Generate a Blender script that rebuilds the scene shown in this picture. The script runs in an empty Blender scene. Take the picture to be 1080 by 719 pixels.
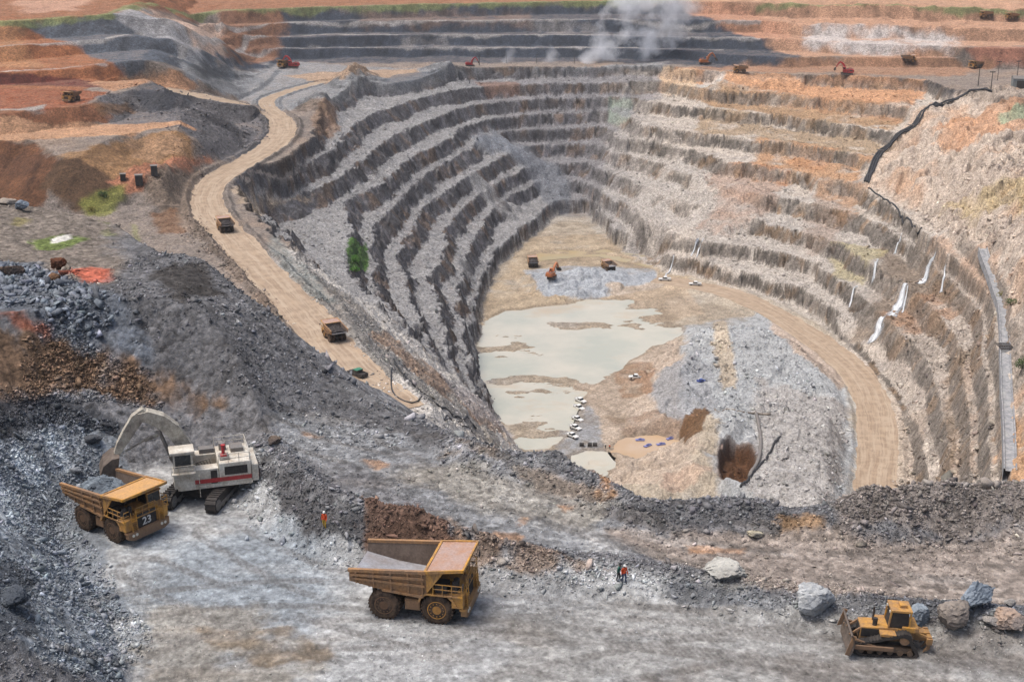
import bpy, bmesh, math, random
import numpy as np
from mathutils import Vector, Matrix
rnd = random.Random(7)
RNG = np.random.default_rng(11)
C = bpy.context.scene.collection
R = math.radians
FQ = 1500.0; CAMH = 61.0; PITCH = R(19.0)
CP, SP = math.cos(PITCH), math.sin(PITCH)

# ------------------------------------------------------------------ projection helpers
def ray(u, v):
    a = (u - 540.0) / FQ; b = (359.5 - v) / FQ
    return np.array((a, CP + b * SP, -SP + b * CP))
def P(u, v, z=0.0):
    d = ray(u, v); t = (z - CAMH) / d[2]
    return np.array((d[0] * t, d[1] * t))
def PL(pts, z=0.0):
    return np.array([P(p[0], p[1], p[2] if len(p) > 2 else z) for p in pts])
def chaikin(p, n=2, closed=True):
    p = np.asarray(p, float)
    for _ in range(n):
        if closed:
            q = np.roll(p, -1, 0)
            p = np.stack((p * .75 + q * .25, p * .25 + q * .75), 1).reshape(-1, p.shape[1])
        else:
            a, b = p[:-1], p[1:]
            m = np.stack((a * .75 + b * .25, a * .25 + b * .75), 1).reshape(-1, p.shape[1])
            p = np.concatenate((p[:1], m, p[-1:]))
    return p

# ------------------------------------------------------------------ vector noise
def _h(ix, iy, seed):
    n = (ix.astype(np.int64) * 374761393 + iy.astype(np.int64) * 668265263 + seed * 1442695041) & 0xffffffff
    n = ((n ^ (n >> 13)) * 1274126177) & 0xffffffff
    n = n ^ (n >> 16)
    return (n & 0xffff).astype(np.float32) / 65535.0
def vnoise(x, y, s, seed=0):
    x = x / s; y = y / s
    ix = np.floor(x); iy = np.floor(y)
    fx = (x - ix).astype(np.float32); fy = (y - iy).astype(np.float32)
    fx = fx * fx * fx * (fx * (fx * 6 - 15) + 10); fy = fy * fy * fy * (fy * (fy * 6 - 15) + 10)
    a = _h(ix, iy, seed); b = _h(ix + 1, iy, seed); c = _h(ix, iy + 1, seed); d = _h(ix + 1, iy + 1, seed)
    return (a + (b - a) * fx + (c - a) * fy + (a - b - c + d) * fx * fy) * 2 - 1
def fbm(x, y, s, o=4, seed=0, gain=.5):
    t = 0; a = 1.0; n = 0
    for k in range(o):
        c, sn = math.cos(k * 1.1), math.sin(k * 1.1)
        t = t + a * vnoise(x * c - y * sn, x * sn + y * c, s, seed + k * 17); n += a
        s *= .5; a *= gain
    return t / n
def ridged(x, y, s, o=3, seed=0):
    t = 0; a = 1.0; n = 0
    for k in range(o):
        t = t + a * (1 - 2 * np.abs(vnoise(x * .8 - y * .6, x * .6 + y * .8, s, seed + k * 13))); n += a
        s *= .5; a *= .5
    return t / n
def cells(x, y, s, seed=0):
    """broken-block pattern: random value of the nearest block and distance to its edge (0 at cracks)"""
    x = x / s; y = y / s; ix = np.floor(x); iy = np.floor(y)
    f1 = np.full(x.shape, 9.0, np.float32); f2 = f1.copy(); val = np.zeros(x.shape, np.float32)
    for i in (-1, 0, 1):
        for j in (-1, 0, 1):
            cx, cy = ix + i, iy + j
            d = ((cx + _h(cx, cy, seed) - x) ** 2 + (cy + _h(cx, cy, seed + 7) - y) ** 2).astype(np.float32)
            m = d < f1
            f2 = np.where(m, f1, np.minimum(f2, d)); val = np.where(m, _h(cx, cy, seed + 3), val); f1 = np.where(m, d, f1)
    return val * 2 - 1, np.sqrt(f2) - np.sqrt(f1)
def sst(a, b, x):
    t = np.clip((x - a) / (b - a), 0, 1); return t * t * (3 - 2 * t)

# ------------------------------------------------------------------ signed distance to polygon (positive inside), distance to polyline
def sdf(poly, x, y):
    shp = x.shape; x = x.ravel(); y = y.ravel()
    best = np.full(x.shape, 1e12); ins = np.zeros(x.shape, bool)
    q = np.roll(poly, -1, 0)
    for (ax, ay), (bx, by) in zip(poly, q):
        dx, dy = bx - ax, by - ay; l2 = dx * dx + dy * dy
        if l2 < 1e-9: continue
        t = np.clip(((x - ax) * dx + (y - ay) * dy) / l2, 0, 1)
        d = (x - ax - t * dx) ** 2 + (y - ay - t * dy) ** 2
        np.minimum(best, d, out=best)
        if dy != 0:
            c = ((ay > y) != (by > y)) & (x < (y - ay) * dx / dy + ax)
            ins ^= c
    d = np.sqrt(best); d[~ins] *= -1
    return d.reshape(shp)
def ldist(line, x, y):
    """distance to an open polyline and the 0..1 position along it"""
    shp = x.shape; x = x.ravel(); y = y.ravel()
    best = np.full(x.shape, 1e12); pos = np.zeros(x.shape)
    n = len(line) - 1
    for i in range(n):
        ax, ay = line[i][:2]; bx, by = line[i + 1][:2]
        dx, dy = bx - ax, by - ay; l2 = dx * dx + dy * dy + 1e-9
        t = np.clip(((x - ax) * dx + (y - ay) * dy) / l2, 0, 1)
        d = (x - ax - t * dx) ** 2 + (y - ay - t * dy) ** 2
        m = d < best
        best[m] = d[m]; pos[m] = (i + t[m]) / n
    return np.sqrt(best).reshape(shp), pos.reshape(shp)
def sub(poly, x, y, marg):
    lo = poly.min(0) - marg; hi = poly.max(0) + marg
    return (x > lo[0]) & (x < hi[0]) & (y > lo[1]) & (y < hi[1])

# ------------------------------------------------------------------ the pit: ten nested bench contours
Z0, HB = -84.0, 9.0
CONT = [
 [(420,430),(385,370),(350,310),(315,272),(275,235),(252,212),(246,190),(270,178),(303,170),(325,150),(335,125),(350,105),(375,92),(430,88),(463,80),(486,73),(520,71),(600,70),(690,69),(720,72),(780,76),(840,78),(900,80),(975,83),(1015,98),(1060,108),(1110,150),(1160,240),(1200,380),(1230,560)],
 [(440,432),(405,378),(372,318),(330,285),(285,250),(262,222),(253,202),(275,192),(310,186),(338,168),(352,152),(384,125),(404,116),(440,104),(479,97),(520,89),(600,87),(690,86),(720,89),(751,96),(805,97),(860,103),(907,108),(958,113),(985,128),(1040,165),(1095,240),(1140,380),(1170,560)],
 [(458,436),(425,385),(390,330),(345,298),(305,262),(280,230),(272,212),(300,205),(330,202),(346,198),(368,182),(384,165),(401,149),(444,129),(470,119),(508,109),(530,105),(600,103),(670,101),(690,108),(734,113),(774,118),(831,122),(880,128),(929,138),(947,145),(975,158),(1020,195),(1075,270),(1120,390),(1140,560)],
 [(475,440),(445,392),(405,338),(372,300),(364,270),(363,238),(372,211),(401,193),(430,165),(470,148),(482,136),(519,126),(535,122),(600,118),(655,117),(673,134),(747,141),(796,147),(840,153),(885,160),(922,169),(950,185),(1000,225),(1060,290),(1090,390),(1105,560)],
 [(492,445),(460,398),(425,345),(398,318),(390,290),(386,253),(412,218),(424,202),(444,185),(470,171),(507,149),(535,138),(550,137),(600,135),(640,134),(653,145),(684,151),(740,162),(796,175),(840,182),(880,189),(908,196),(945,220),(985,255),(1030,290),(1050,320),(1060,400),(1064,560)],
 [(505,450),(475,405),(445,360),(430,325),(425,295),(420,262),(437,229),(450,212),(480,193),(525,167),(547,160),(565,153),(600,151),(630,152),(651,162),(691,173),(745,191),(790,203),(840,212),(880,220),(920,232),(955,255),(985,272),(1020,300),(1036,330),(1042,400),(1045,560)],
 [(517,455),(490,412),(468,370),(458,325),(457,292),(463,267),(470,235),(495,210),(542,182),(558,176),(575,172),(600,171),(625,172),(640,182),(693,202),(751,220),(800,233),(840,242),(880,252),(905,270),(935,290),(960,303),(990,330),(1015,370),(1022,430),(1025,560)],
 [(527,460),(505,420),(488,375),(482,330),(482,295),(490,265),(510,230),(530,212),(556,196),(568,191),(580,190),(600,190),(622,192),(642,208),(670,221),(695,243),(742,253),(787,260),(840,271),(870,280),(890,300),(912,318),(937,335),(965,365),(990,400),(1000,450),(1003,560)],
 [(536,465),(515,430),(500,385),(495,350),(496,325),(504,300),(515,269),(540,248),(560,232),(580,219),(590,212),(605,211),(620,212),(640,225),(655,245),(698,265),(742,276),(790,289),(840,302),(865,318),(890,340),(918,360),(945,395),(968,430),(978,470),(982,560)],
 [(545,470),(525,440),(508,395),(503,360),(504,335),(512,305),(523,278),(545,258),(568,241),(585,226),(595,220),(605,219),(615,222),(632,232),(655,258),(690,285),(740,297),(790,308),(835,325),(860,342),(885,362),(910,385),(935,415),(952,450),(958,500),(960,560)],
]
CLOSE0 = np.array([(1230,640),(900,650),(600,610),(450,470)], float)
CLOSE9 = np.array([(965,590),(830,585),(660,560),(560,490)], float)
NZ = len(CONT)
ZK = [Z0 - HB * k for k in range(NZ)]
ZFLOOR = ZK[-1]
gx = np.arange(-320, 620, 2.5); gy = np.arange(200, 1180, 2.5)
GX, GY = np.meshgrid(gx, gy)
SD = []
for k in range(NZ):
    cl = CLOSE0 + (CLOSE9 - CLOSE0) * k / (NZ - 1)
    poly = chaikin(PL(CONT[k] + [tuple(c) for c in cl], ZK[k]), 1)
    SD.append(sdf(poly, GX, GY).astype(np.float32))
for k in range(1, NZ):                      # enforce nesting with a minimum ledge
    SD[k] = np.minimum(SD[k], SD[k - 1] - 3.0)
def grid_sample(F, x, y):
    fx = np.clip((x - gx[0]) / 2.5, 0, len(gx) - 1.001); fy = np.clip((y - gy[0]) / 2.5, 0, len(gy) - 1.001)
    ix = fx.astype(int); iy = fy.astype(int); fx = fx - ix; fy = fy - iy
    return (F[iy, ix] * (1 - fx) + F[iy, ix + 1] * fx) * (1 - fy) + (F[iy + 1, ix] * (1 - fx) + F[iy + 1, ix + 1] * fx) * fy

WEDGE = PL([(322,268,-84),(375,290,-95),(418,330,-104),(458,370,-120),(497,412,-140),(553,470,-165),(600,560,-165),(420,560,-84),(380,380,-84)])
CHUTE = PL([(512,100,-90),(530,118,-104),(546,146,-120),(562,168,-135),(575,188,-147),(588,212,-160)])
CRAG = PL([(935,320,-140),(990,290,-130),(1058,290,-120),(1070,560,-120),(955,560,-165),(950,440,-165)])
PALE = PL([(960,110,-90),(945,150,-100),(912,196,-120),(950,218,-120),(990,252,-120),(1040,292,-120),(1058,330,-120),(1068,560,-120),(1300,560,-84),(1250,200,-84),(1080,90,-84)])

# roads: centre line in photo pixels at a height, half width in metres
LROAD = chaikin(PL([(130,88,-62),(165,87,-63),(196,92,-66),(228,104,-72),(255,114,-78),(283,118,-82),(300,130,-84),(297,146,-84),(277,163,-84),(248,178,-84),(225,192,-84),(216,208,-84),(222,228,-84),(245,253,-84),(275,284,-84),(306,316,-84),(336,350,-84),(362,382,-84),(392,408,-84),(425,436,-84)]), 2, False)
LBRANCH = chaikin(PL([(296,124,-84),(275,108,-84),(300,98,-84),(330,90,-84),(347,87,-84)]), 2, False)
RROAD = chaikin(PL([(690,296,-165),(725,301,-165),(765,309,-165),(805,325,-165),(845,349,-165),(885,378,-165),(912,405,-165),(925,440,-165),(925,480,-165),(922,520,-165),(922,570,-165)]), 2, False)

LHW, LBHW, RHW = 7.2, 5.0, 8.2
# foreground working bench and the dumped ground round it
BENCH = chaikin(PL([(-300,900),(130,800),(128,690),(110,640),(70,575),(62,540),(85,508),(150,492),(215,482),(272,502),(288,532),(330,568),(400,592),(520,604),(620,608),(700,618),(800,638),(900,652),(1000,660),(1100,676),(1400,700),(1500,1000)]), 1)
FGC = PL([(-420,190,12),(-150,200,12),(0,211,12),(60,220,12),(120,232,12),(150,252,12),(172,262,13),(205,266,13),(240,297,11),(275,328,8.5),(310,366,5.5),(345,397,3),(385,414,2),(420,433,1.5),(455,449,1.2),(485,466,1.2),(520,474,1.5),(555,483,1.5),(575,492,1.5),(620,510,1),(645,522,1),(668,533,1),(705,534,1),(760,536,1),(800,536,1),(830,545,1),(870,545,1),(900,534,1.5),(935,528,2),(985,526,2),(1080,525,2),(1300,526,2),(1600,700,0),(1600,1300,0),(-900,1300,0)])
FCTL = [(-300,900,16),(-150,650,15),(-150,500,15),(-150,300,14),(-150,210,12),(0,215,12),(0,330,14),(0,412,13.5),(0,520,13),(60,230,12),(60,300,13),(60,380,13),(60,420,13),(60,500,12),(110,430,12),(130,455,10),(130,400,12),(100,260,12),(150,300,13),(150,350,13),(205,272,13),(190,320,13.5),(240,320,11),(190,420,9),(180,460,6.5),(230,440,4.5),(265,460,3),(240,380,9.5),(300,360,7),(300,400,5),(300,440,2.2),(330,480,1.8),(350,408,2.6),(400,438,1.4),(440,452,1.2),(400,490,1.5),(480,500,1.4),(520,480,1.4),(520,530,1),(620,520,1),(620,570,.7),(700,580,.5),(760,535,1),(850,550,1),(900,600,.4),(930,516,1.2),(1060,610,.4),(1060,512,1.2),(1250,520,1.5),(1300,640,.4),(285,500,2.2),(350,560,1.2),(500,590,.8),(800,630,.3),(1000,650,.2),(700,610,.4),(1500,1000,0),(700,800,0)]
fc_xy = PL(FCTL); fc_z = np.array([c[2] for c in FCTL], float)
def _tps_k(d2): return np.sqrt(d2 + 9.0)
_n = len(fc_z); _A = np.zeros((_n + 3, _n + 3))
_A[:_n, :_n] = -_tps_k(((fc_xy[:, None] - fc_xy[None]) ** 2).sum(-1)) + np.eye(_n) * 3.0
_A[:_n, _n] = 1; _A[:_n, _n + 1:] = fc_xy; _A[_n, :_n] = 1; _A[_n + 1:, :_n] = fc_xy.T
_w = np.linalg.solve(_A, np.concatenate((fc_z, np.zeros(3))))
def fg_field(x, y):
    t = _w[_n] + _w[_n + 1] * x + _w[_n + 2] * y
    for (cx, cy), w in zip(fc_xy, _w[:_n]):
        t = t - w * np.sqrt((x - cx) ** 2 + (y - cy) ** 2 + 9.0)
    return np.clip(t, -1, 17)
# rubble berms: polyline with height and half width
BERMS = [
 ([(268,478,2),(290,505,1.5),(320,538,1),(370,562,1),(430,576,.8),(500,590,.6),(560,598,.5),(620,603,.5),(690,612,.4),(760,622,.3),(850,640,.2),(930,650,.2),(1010,656,.2),(1110,668,.2)], [3.2,3.4,3.2,3.6,3.4,2.4,1.8,1.5,1.3,1.4,1.6,1.7,1.8,1.8], 4.2),
 ([(585,493,1),(620,512,1),(650,530,1),(690,545,1),(740,545,1),(790,545,1),(830,555,1)], [1.4,1.5,1.7,2.0,2.2,1.9,1.0], 4.0),
 ([(880,553,1),(915,546,1),(960,546,1),(1010,546,1),(1080,547,1),(1250,548,1)], [1.6,2.9,3.3,3.2,3.3,3], 5.5),
 ([(470,462,1.5),(500,482,1.5),(540,490,1.5),(570,498,1.5)], [1.0,1.8,1.8,1.2], 3.5),
]
BERMS = [(PL(p), np.array(h), w) for p, h, w in BERMS]

# raised ground and cut faces outside the pit: level, face slope, outline (front crest first)
def mesa(z, slope, pts): return (z, slope, chaikin(PL(pts, z), 1))
MESAS = [
 mesa(-66, .52, [(-300,152),(-100,150),(0,150),(30,148),(46,152),(62,166),(84,168),(98,156),(131,140),(165,140),(184,142),(192,134),(188,120),(180,110),(170,80),(-300,80)]),
 mesa(-58, .55, [(-300,132),(-100,126),(0,121),(45,114),(92,112),(108,101),(130,97),(160,96),(176,99),(172,92),(160,84),(110,78),(-300,70)]),
 mesa(-53, .6, [(-300,84),(-100,78),(0,77),(60,74),(100,72),(140,70),(200,62),(260,50),(300,20),(-300,20)]),
 mesa(-46, .62, [(-300,62),(-100,55),(0,50),(60,46),(105,43),(150,38),(210,33),(270,24),(300,0),(-300,0)]),
 mesa(-36, .55, [(-300,36),(-100,28),(0,23),(60,19),(110,16),(180,11),(250,6),(300,-30),(-300,-30)]),
 mesa(-78, .9, [(150,72),(190,66),(250,56),(330,52),(480,50),(640,51),(720,53),(760,58),(830,60),(1000,62),(1300,64),(1300,20),(150,20)]),
 mesa(-71, .9, [(170,56),(200,50),(260,42),(330,39),(480,37),(640,38),(760,40),(900,46),(1080,52),(1300,55),(1300,10),(170,10)]),
 mesa(-63, .9, [(150,40),(215,32),(260,26),(330,23),(480,22),(640,21),(760,22),(900,28),(1080,32),(1300,36),(1300,-5),(150,-5)]),
 mesa(-54, .9, [(140,22),(220,12),(300,9),(360,7),(500,4),(640,1),(760,2),(900,8),(1080,10),(1300,14),(1300,-20),(140,-20)]),
 # grey rubble ground between the lake and the right-hand ramp
 mesa(-154, .55, [(737,440),(752,436),(800,425),(850,432),(880,450),(895,480),(895,560),(790,560),(782,520),(760,500),(735,500),(728,470)]),
 mesa(-159, .35, [(735,355),(770,345),(810,352),(850,378),(885,405),(897,440),(897,560),(700,560),(690,510),(715,440),(720,390)]),
 mesa(-163, .4, [(560,290),(590,284),(640,286),(660,292),(640,305),(600,312),(560,306)]),
]
BUMPS = [  # px, py, z, height, radius x, radius y
 (372,88,-84,9,14,30),(335,112,-84,6,12,22),(468,76,-84,5,16,20),(185,275,12,2.5,9,9),(226,150,-84,5,16,30),(250,62,-84,5,30,14),(180,205,-84,9,16,26),(760,470,-160,3,7,10),(120,428,11,2,10,6),
]
BUMPS = [(P(b[0], b[1], b[2]), b[3], b[4], b[5]) for b in BUMPS]
PONDS = [  # outline in the photo at lake level, depth of the hollow
 (chaikin(PL([(503,372),(512,345),(530,330),(560,326),(600,318),(650,316),(690,322),(700,338),(718,347),(700,360),(662,378),(632,398),(612,412),(604,430),(598,452),(585,470),(560,474),(546,468),(530,445),(512,415),(500,398)], ZFLOOR), 1), 1.6),
 (chaikin(PL([(656,468),(668,459),(700,457),(726,460),(733,466),(722,476),(700,482),(672,486),(660,478)], ZFLOOR), 1), 1.5),
 (chaikin(PL([(608,478),(622,474),(645,480),(652,490),(640,500),(618,502),(608,495)], ZFLOOR), 1), 1.5),
 (chaikin(PL([(560,268),(600,262),(650,262),(690,268),(705,282),(680,282),(640,272),(600,272),(565,280)], ZFLOOR), 1), .7),
]
DIGS = [ (chaikin(PL([(757,486),(768,474),(792,477),(797,488),(787,509),(762,512)], -157), 0), 8.0) ]

def height(x, y, want=False):
    """terrain height at world x, y (arrays); also returns region weights"""
    r = np.hypot(x, y)
    z = np.full(x.shape, -84.0)
    aux = {}
    far = y > 215
    # --- outside ground
    xf, yf = x[far], y[far]
    rough = fbm(xf, yf, 60, 5, 3)
    zf = -84 + 1.6 * rough
    for zl, sl, poly in MESAS[:9]:
        wx = 4.5 * fbm(xf, yf, 60, 2, 21) + 2.2 * fbm(xf, yf, 12, 4, 22)
        m = sub(poly, xf, yf, 60)
        d = sdf(poly, xf[m], yf[m]) + wx[m]
        if zl > -60 and poly[:, 0].mean() < -100: zl_ = -84 + (zl + 84) * (1 - .96 * sst(-.262, -.175, xf[m] / yf[m] + .02 * fbm(xf[m], yf[m], 50, 3, 29)))
        else: zl_ = zl
        zm = zl_ + np.minimum(0, d * sl) + .8 * rough[m]
        zf[m] = np.maximum(zf[m], zm)
    zf = zf + sst(.10, .22, xf / yf) * sst(1040, 1080, yf) * (4.0 * fbm(xf, yf, 55, 4, 56) + 1.5 * ridged(xf, yf, 14, 3, 57))
    hill = np.clip(yf - 1190 - .12 * np.abs(xf), 0, None)
    zf = zf + hill * .11 + np.clip(hill / 120, 0, 1) * 9 * fbm(xf, yf, 160, 4, 5)
    # --- pit
    pm = (yf < 1160) & (np.abs(xf - 90) < 420)
    c1 = np.zeros(xf.shape); c2 = c1.copy(); e1 = c1 + 1
    c1[pm], e1[pm] = cells(xf[pm], yf[pm] * .8, 7.5, 311); c2[pm], e2_ = cells(xf[pm] + 1.5 * vnoise(xf[pm], yf[pm], 5, 3), yf[pm] * .8, 3.2, 312)
    crag = sst(-3, 8, sdf(CRAG, xf, yf))
    blk = (1.5 * c1 + 1.0 * c2 - .8 * (1 - sst(0, .22, e1))) * (1 - .55 * crag)
    wx = 3.8 * fbm(xf, yf, 45, 2, 31) + 1.3 * fbm(xf, yf, 12, 3, 32) + blk
    wy = 3.8 * fbm(xf, yf, 45, 2, 41) + 1.3 * fbm(xf, yf, 12, 3, 42) + blk
    sw = sst(-14, 4, sdf(WEDGE, xf, yf) + 8 + 5 * fbm(xf, yf, 25, 3, 51))
    sp = sst(-4, 10, sdf(PALE, xf, yf) + 4 * fbm(xf, yf, 25, 3, 52))
    dch, _ = ldist(CHUTE, xf, yf)
    sch = 1 - sst(4, 13, dch + 4 * fbm(xf, yf, 14, 3, 53))
    soft = np.maximum(np.maximum(sw, .72 * sp), .92 * sch)
    slump = sst(.34, .5, fbm(xf + 13, yf, 62, 4, 54)) * (.85 - .35 * fbm(xf, yf, 9, 2, 55))
    soft = np.maximum(soft, np.clip(slump, 0, .9) * (1 - .5 * crag))
    stl = np.maximum(.5 * soft, .55 * sst(-45, -10, sdf(CRAG, xf, yf))); wx = wx * (1 - stl); wy = wy * (1 - stl)
    S = [grid_sample(F, xf + wx, yf + wy) for F in SD]
    zp = np.zeros(xf.shape); face = np.zeros(xf.shape); cnt = np.zeros(xf.shape, int)
    fw = 5.8 * (1 + .6 * fbm(xf, yf, 22, 2, 62)) * (1 - .3 * crag); st = .84 + .14 * fbm(xf, yf, 30, 2, 61)
    for k in range(NZ):
        inside = S[k] > 0
        cnt += inside
        if k < NZ - 1:
            w = np.maximum(S[k] - S[k + 1], 2.0)
            a = np.clip(S[k] / w, 0, 1)
            ff = np.clip(fw / w, .10, .52)
            pr = np.where(a < ff, st * (a / ff), st + (1 - st) * np.clip((a - ff) / (.50 - .3 * ff), 0, 1))
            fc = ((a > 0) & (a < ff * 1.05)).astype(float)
            pr = pr * (1 - soft) + a * soft
            zp += HB * pr * inside
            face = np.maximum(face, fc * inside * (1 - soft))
    pit_in = S[0] > 0
    lump = .75 * ridged(xf, yf, 4.6, 3, 71) + 1.3 * fbm(xf, yf, 15, 4, 72)
    inpit = sst(0, 6, S[0])
    zf = np.where(pit_in, -84 - zp, zf)
    floor = sst(-3, 3, S[NZ - 1])
    zf = zf + .25 * floor
    zf = zf + lump * np.where(pit_in, 1 - .72 * floor, .9) * (1 - .55 * (~pit_in)) 
    # rock ribs across the pale slope on the right
    zf = zf + sp * (1 - floor) * (2.6 * ridged(xf * 1.2, yf * .55, 15, 4, 75) + 1.6 * fbm(xf, yf, 7, 4, 76))
    crag = crag * (1 - floor)
    zf = zf + crag * (1.1 * ridged(xf * 1.1, yf * .6, 20, 4, 78) + 1.0 * c1 + .7 * c2)
    zf = zf + sp * (1 - crag) * (1 - floor) * (2.6 * c1 * sst(-.4, .3, fbm(xf, yf, 45, 2, 74)) + .9 * c2 - 1.2 * (1 - sst(0, .2, e1)))
    zf = zf + sw * (.5 * ridged(xf, yf, 5, 3, 77))
    for zl, sl, poly in MESAS[9:]:
        m = sub(poly, xf, yf, 40)
        d = sdf(poly, xf[m], yf[m]) + 3 * fbm(xf[m], yf[m], 18, 3, 23)
        zm = zl + np.minimum(0, d * sl) + 2.3 * ridged(xf[m], yf[m], 13, 4, 24) + 1.6 * fbm(xf[m], yf[m], 25, 3, 25) + .8 * c2[m]
        zf[m] = np.maximum(zf[m], zm)
    for poly, dep in PONDS:
        m = sub(poly, xf, yf, 20)
        d = sdf(poly, xf[m], yf[m]) + 5.5 * fbm(xf[m], yf[m], 22, 5, 26)
        k = sst(-6, 4, d)
        isl = np.clip(fbm(xf[m] * .8, yf[m] * 1.5, 30, 6, 27, .6) * 3.2 - .30, 0, 1.0) * 1.5
        zf[m] = zf[m] * (1 - k) + k * (ZFLOOR - dep + .25 + isl)
    for poly, dep in DIGS:
        m = sub(poly, xf, yf, 10)
        d = sdf(poly, xf[m], yf[m]) + 1.0 * fbm(xf[m], yf[m], 5, 2, 28)
        zf[m] -= dep * sst(-.8, 1.6, d)
    for (cx, cy), h, rx, ry in BUMPS:
        m = (np.abs(xf - cx) < rx * 3) & (np.abs(yf - cy) < ry * 3) & (yf > 230)
        e = np.exp(-((xf[m] - cx) / rx) ** 2 - ((yf[m] - cy) / ry) ** 2)
        zf[m] += h * e * (1 + .6 * ridged(xf[m], yf[m], 9, 3, 81))
    # roads cut or filled to their own grade
    for line, zz, hw in ((LROAD, None, LHW), (LBRANCH, -83.6, LBHW), (RROAD, -164.2, RHW)):
        m = sub(line, xf, yf, 45)
        d, t = ldist(line, xf[m], yf[m])
        if zz is None:
            g = -62 - 21.5 * np.clip(t / .34, 0, 1)
        else: g = zz
        d = d + 1.2 * fbm(xf[m], yf[m], 12, 2, 83)
        k = 1 - sst(hw, hw + 12, d)
        bm = np.exp(-((d - hw - 1.8) / 1.3) ** 2) * 1.3 * (1 + .5 * fbm(xf[m], yf[m], 5, 2, 84))
        zf[m] = zf[m] * (1 - k) + (g + .06 * fbm(xf[m], yf[m], 9, 2, 82)) * k + bm * (1.0 if zz is None else .8)
    z[far] = zf
    # --- foreground
    near = y < 420
    xn, yn = x[near], y[near]
    up = fg_field(xn, yn)
    d = sdf(BENCH, xn, yn) + 1.3 * fbm(xn, yn, 9, 3, 91) + .35 * ridged(xn, yn, 2.2, 2, 92)
    out = np.clip(-d, 0, None)
    left = sst(-4, -26, xn)                      # steep dug face on the left, gentle on the right
    zz = np.minimum(up, out * (.55 + .35 * left))
    rn = sst(.3, 3.5, out)
    zz = zz + rn * (.30 * ridged(xn, yn, 3.2, 4, 93) + .35 * fbm(xn, yn, 11, 3, 94)) * (.25 + .75 * sst(1.5, 6, up))
    zz = zz + .10 * fbm(xn, yn, 7, 3, 95) + .035 * ridged(xn, yn, 1.1, 2, 96)
    for line, hh, bw in BERMS:
        m = sub(line, xn, yn, 14)
        dd, t = ldist(line, xn[m], yn[m])
        dd = dd + .9 * fbm(xn[m], yn[m], 5, 3, 97)
        h = np.interp(t * (len(hh) - 1), np.arange(len(hh)), hh)
        k = np.clip(1 - np.abs(dd) / bw, 0, 1); k = k * k * (3 - 2 * k) * .35 + k * .65
        zz[m] += h * k * (1 + .22 * fbm(xn[m], yn[m], 2.6, 3, 98))
    df = sdf(FGC, xn, yn) + 1.5 * fbm(xn, yn, 12, 3, 99)
    zz = zz + np.minimum(0, df) * .78
    zz = np.where(df < 0, zz + .5 * fbm(xn, yn, 9, 3, 89), zz)
    zn = z[near]
    z[near] = np.where(yn < 216, np.maximum(zz, -84), np.maximum(zn, zz))
    if want:
        fg = np.zeros(x.shape); fg[near] = zz > zn - .5
        fg[y < 216] = 1
        A = {'fg': fg}
        for nm, arr in (('face', face), ('floor', floor), ('inpit', inpit), ('sw', sw), ('sp', sp), ('chute', sch), ('crag', crag), ('c1', c1), ('c2', c2), ('cnt', cnt.astype(float))):
            q = np.zeros(x.shape); q[far] = arr; q[fg > .5] = 0; A[nm] = q
        bo = np.zeros(x.shape); bo[near] = d; A['bench'] = bo
        return z, A
    return z
def hz(x, y):
    return float(height(np.array([x], float), np.array([y], float))[0])

# ------------------------------------------------------------------ terrain lattice (finer where ground is near)
def rows():
    r = [52.0]
    while r[-1] < 2500:
        q = r[-1]
        s = 1.2 if q < 88 else .00150 * q if q < 218 else 2.6 if q < 345 else .00135 * q if q < 1185 else 12
        r.append(q + s * QL)
    return np.array(r)
QL = 1.0
def cols():
    a = np.arange(-21.6, 21.6, .046 * QL)
    l = np.arange(-36, -21.6, .35); q = np.arange(21.6 + .2, 36, .35)
    return np.radians(np.concatenate((l, a, q)))
RR = rows(); TH = cols()
TT, RG = np.meshgrid(TH, RR)
X = RG * np.sin(TT); Y = RG * np.cos(TT)
Z, AUX = height(X, Y, True)
def hit(u, v, rmin=0):
    """first point of the ground seen in direction of photo pixel u, v"""
    d = ray(u, v)
    hr = math.hypot(d[0], d[1]); th = math.atan2(d[0], d[1])
    j = np.clip(np.searchsorted(TH, th) - 1, 0, len(TH) - 2); fj = (th - TH[j]) / (TH[j + 1] - TH[j])
    col = Z[:, j] * (1 - fj) + Z[:, j + 1] * fj
    zr = CAMH + d[2] / hr * RR
    b = np.nonzero((col > zr) & (RR >= rmin))[0]
    i = b[0] if len(b) else len(RR) - 1
    if i > 0:
        e0 = zr[i - 1] - col[i - 1]; e1 = col[i] - zr[i]
        f = e0 / max(e0 + e1, 1e-6); rr = RR[i - 1] + (RR[i] - RR[i - 1]) * f
    else: rr = RR[0]
    return np.array((rr * math.sin(th), rr * math.cos(th), CAMH + d[2] / hr * rr))
def gz(x, y):
    th = math.atan2(x, y); r = math.hypot(x, y)
    j = int(np.clip(np.searchsorted(TH, th) - 1, 0, len(TH) - 2)); i = int(np.clip(np.searchsorted(RR, r) - 1, 0, len(RR) - 2))
    fj = (th - TH[j]) / (TH[j + 1] - TH[j]); fi = (r - RR[i]) / (RR[i + 1] - RR[i])
    return float((Z[i, j] * (1 - fj) + Z[i, j + 1] * fj) * (1 - fi) + (Z[i + 1, j] * (1 - fj) + Z[i + 1, j + 1] * fj) * fi)
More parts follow.
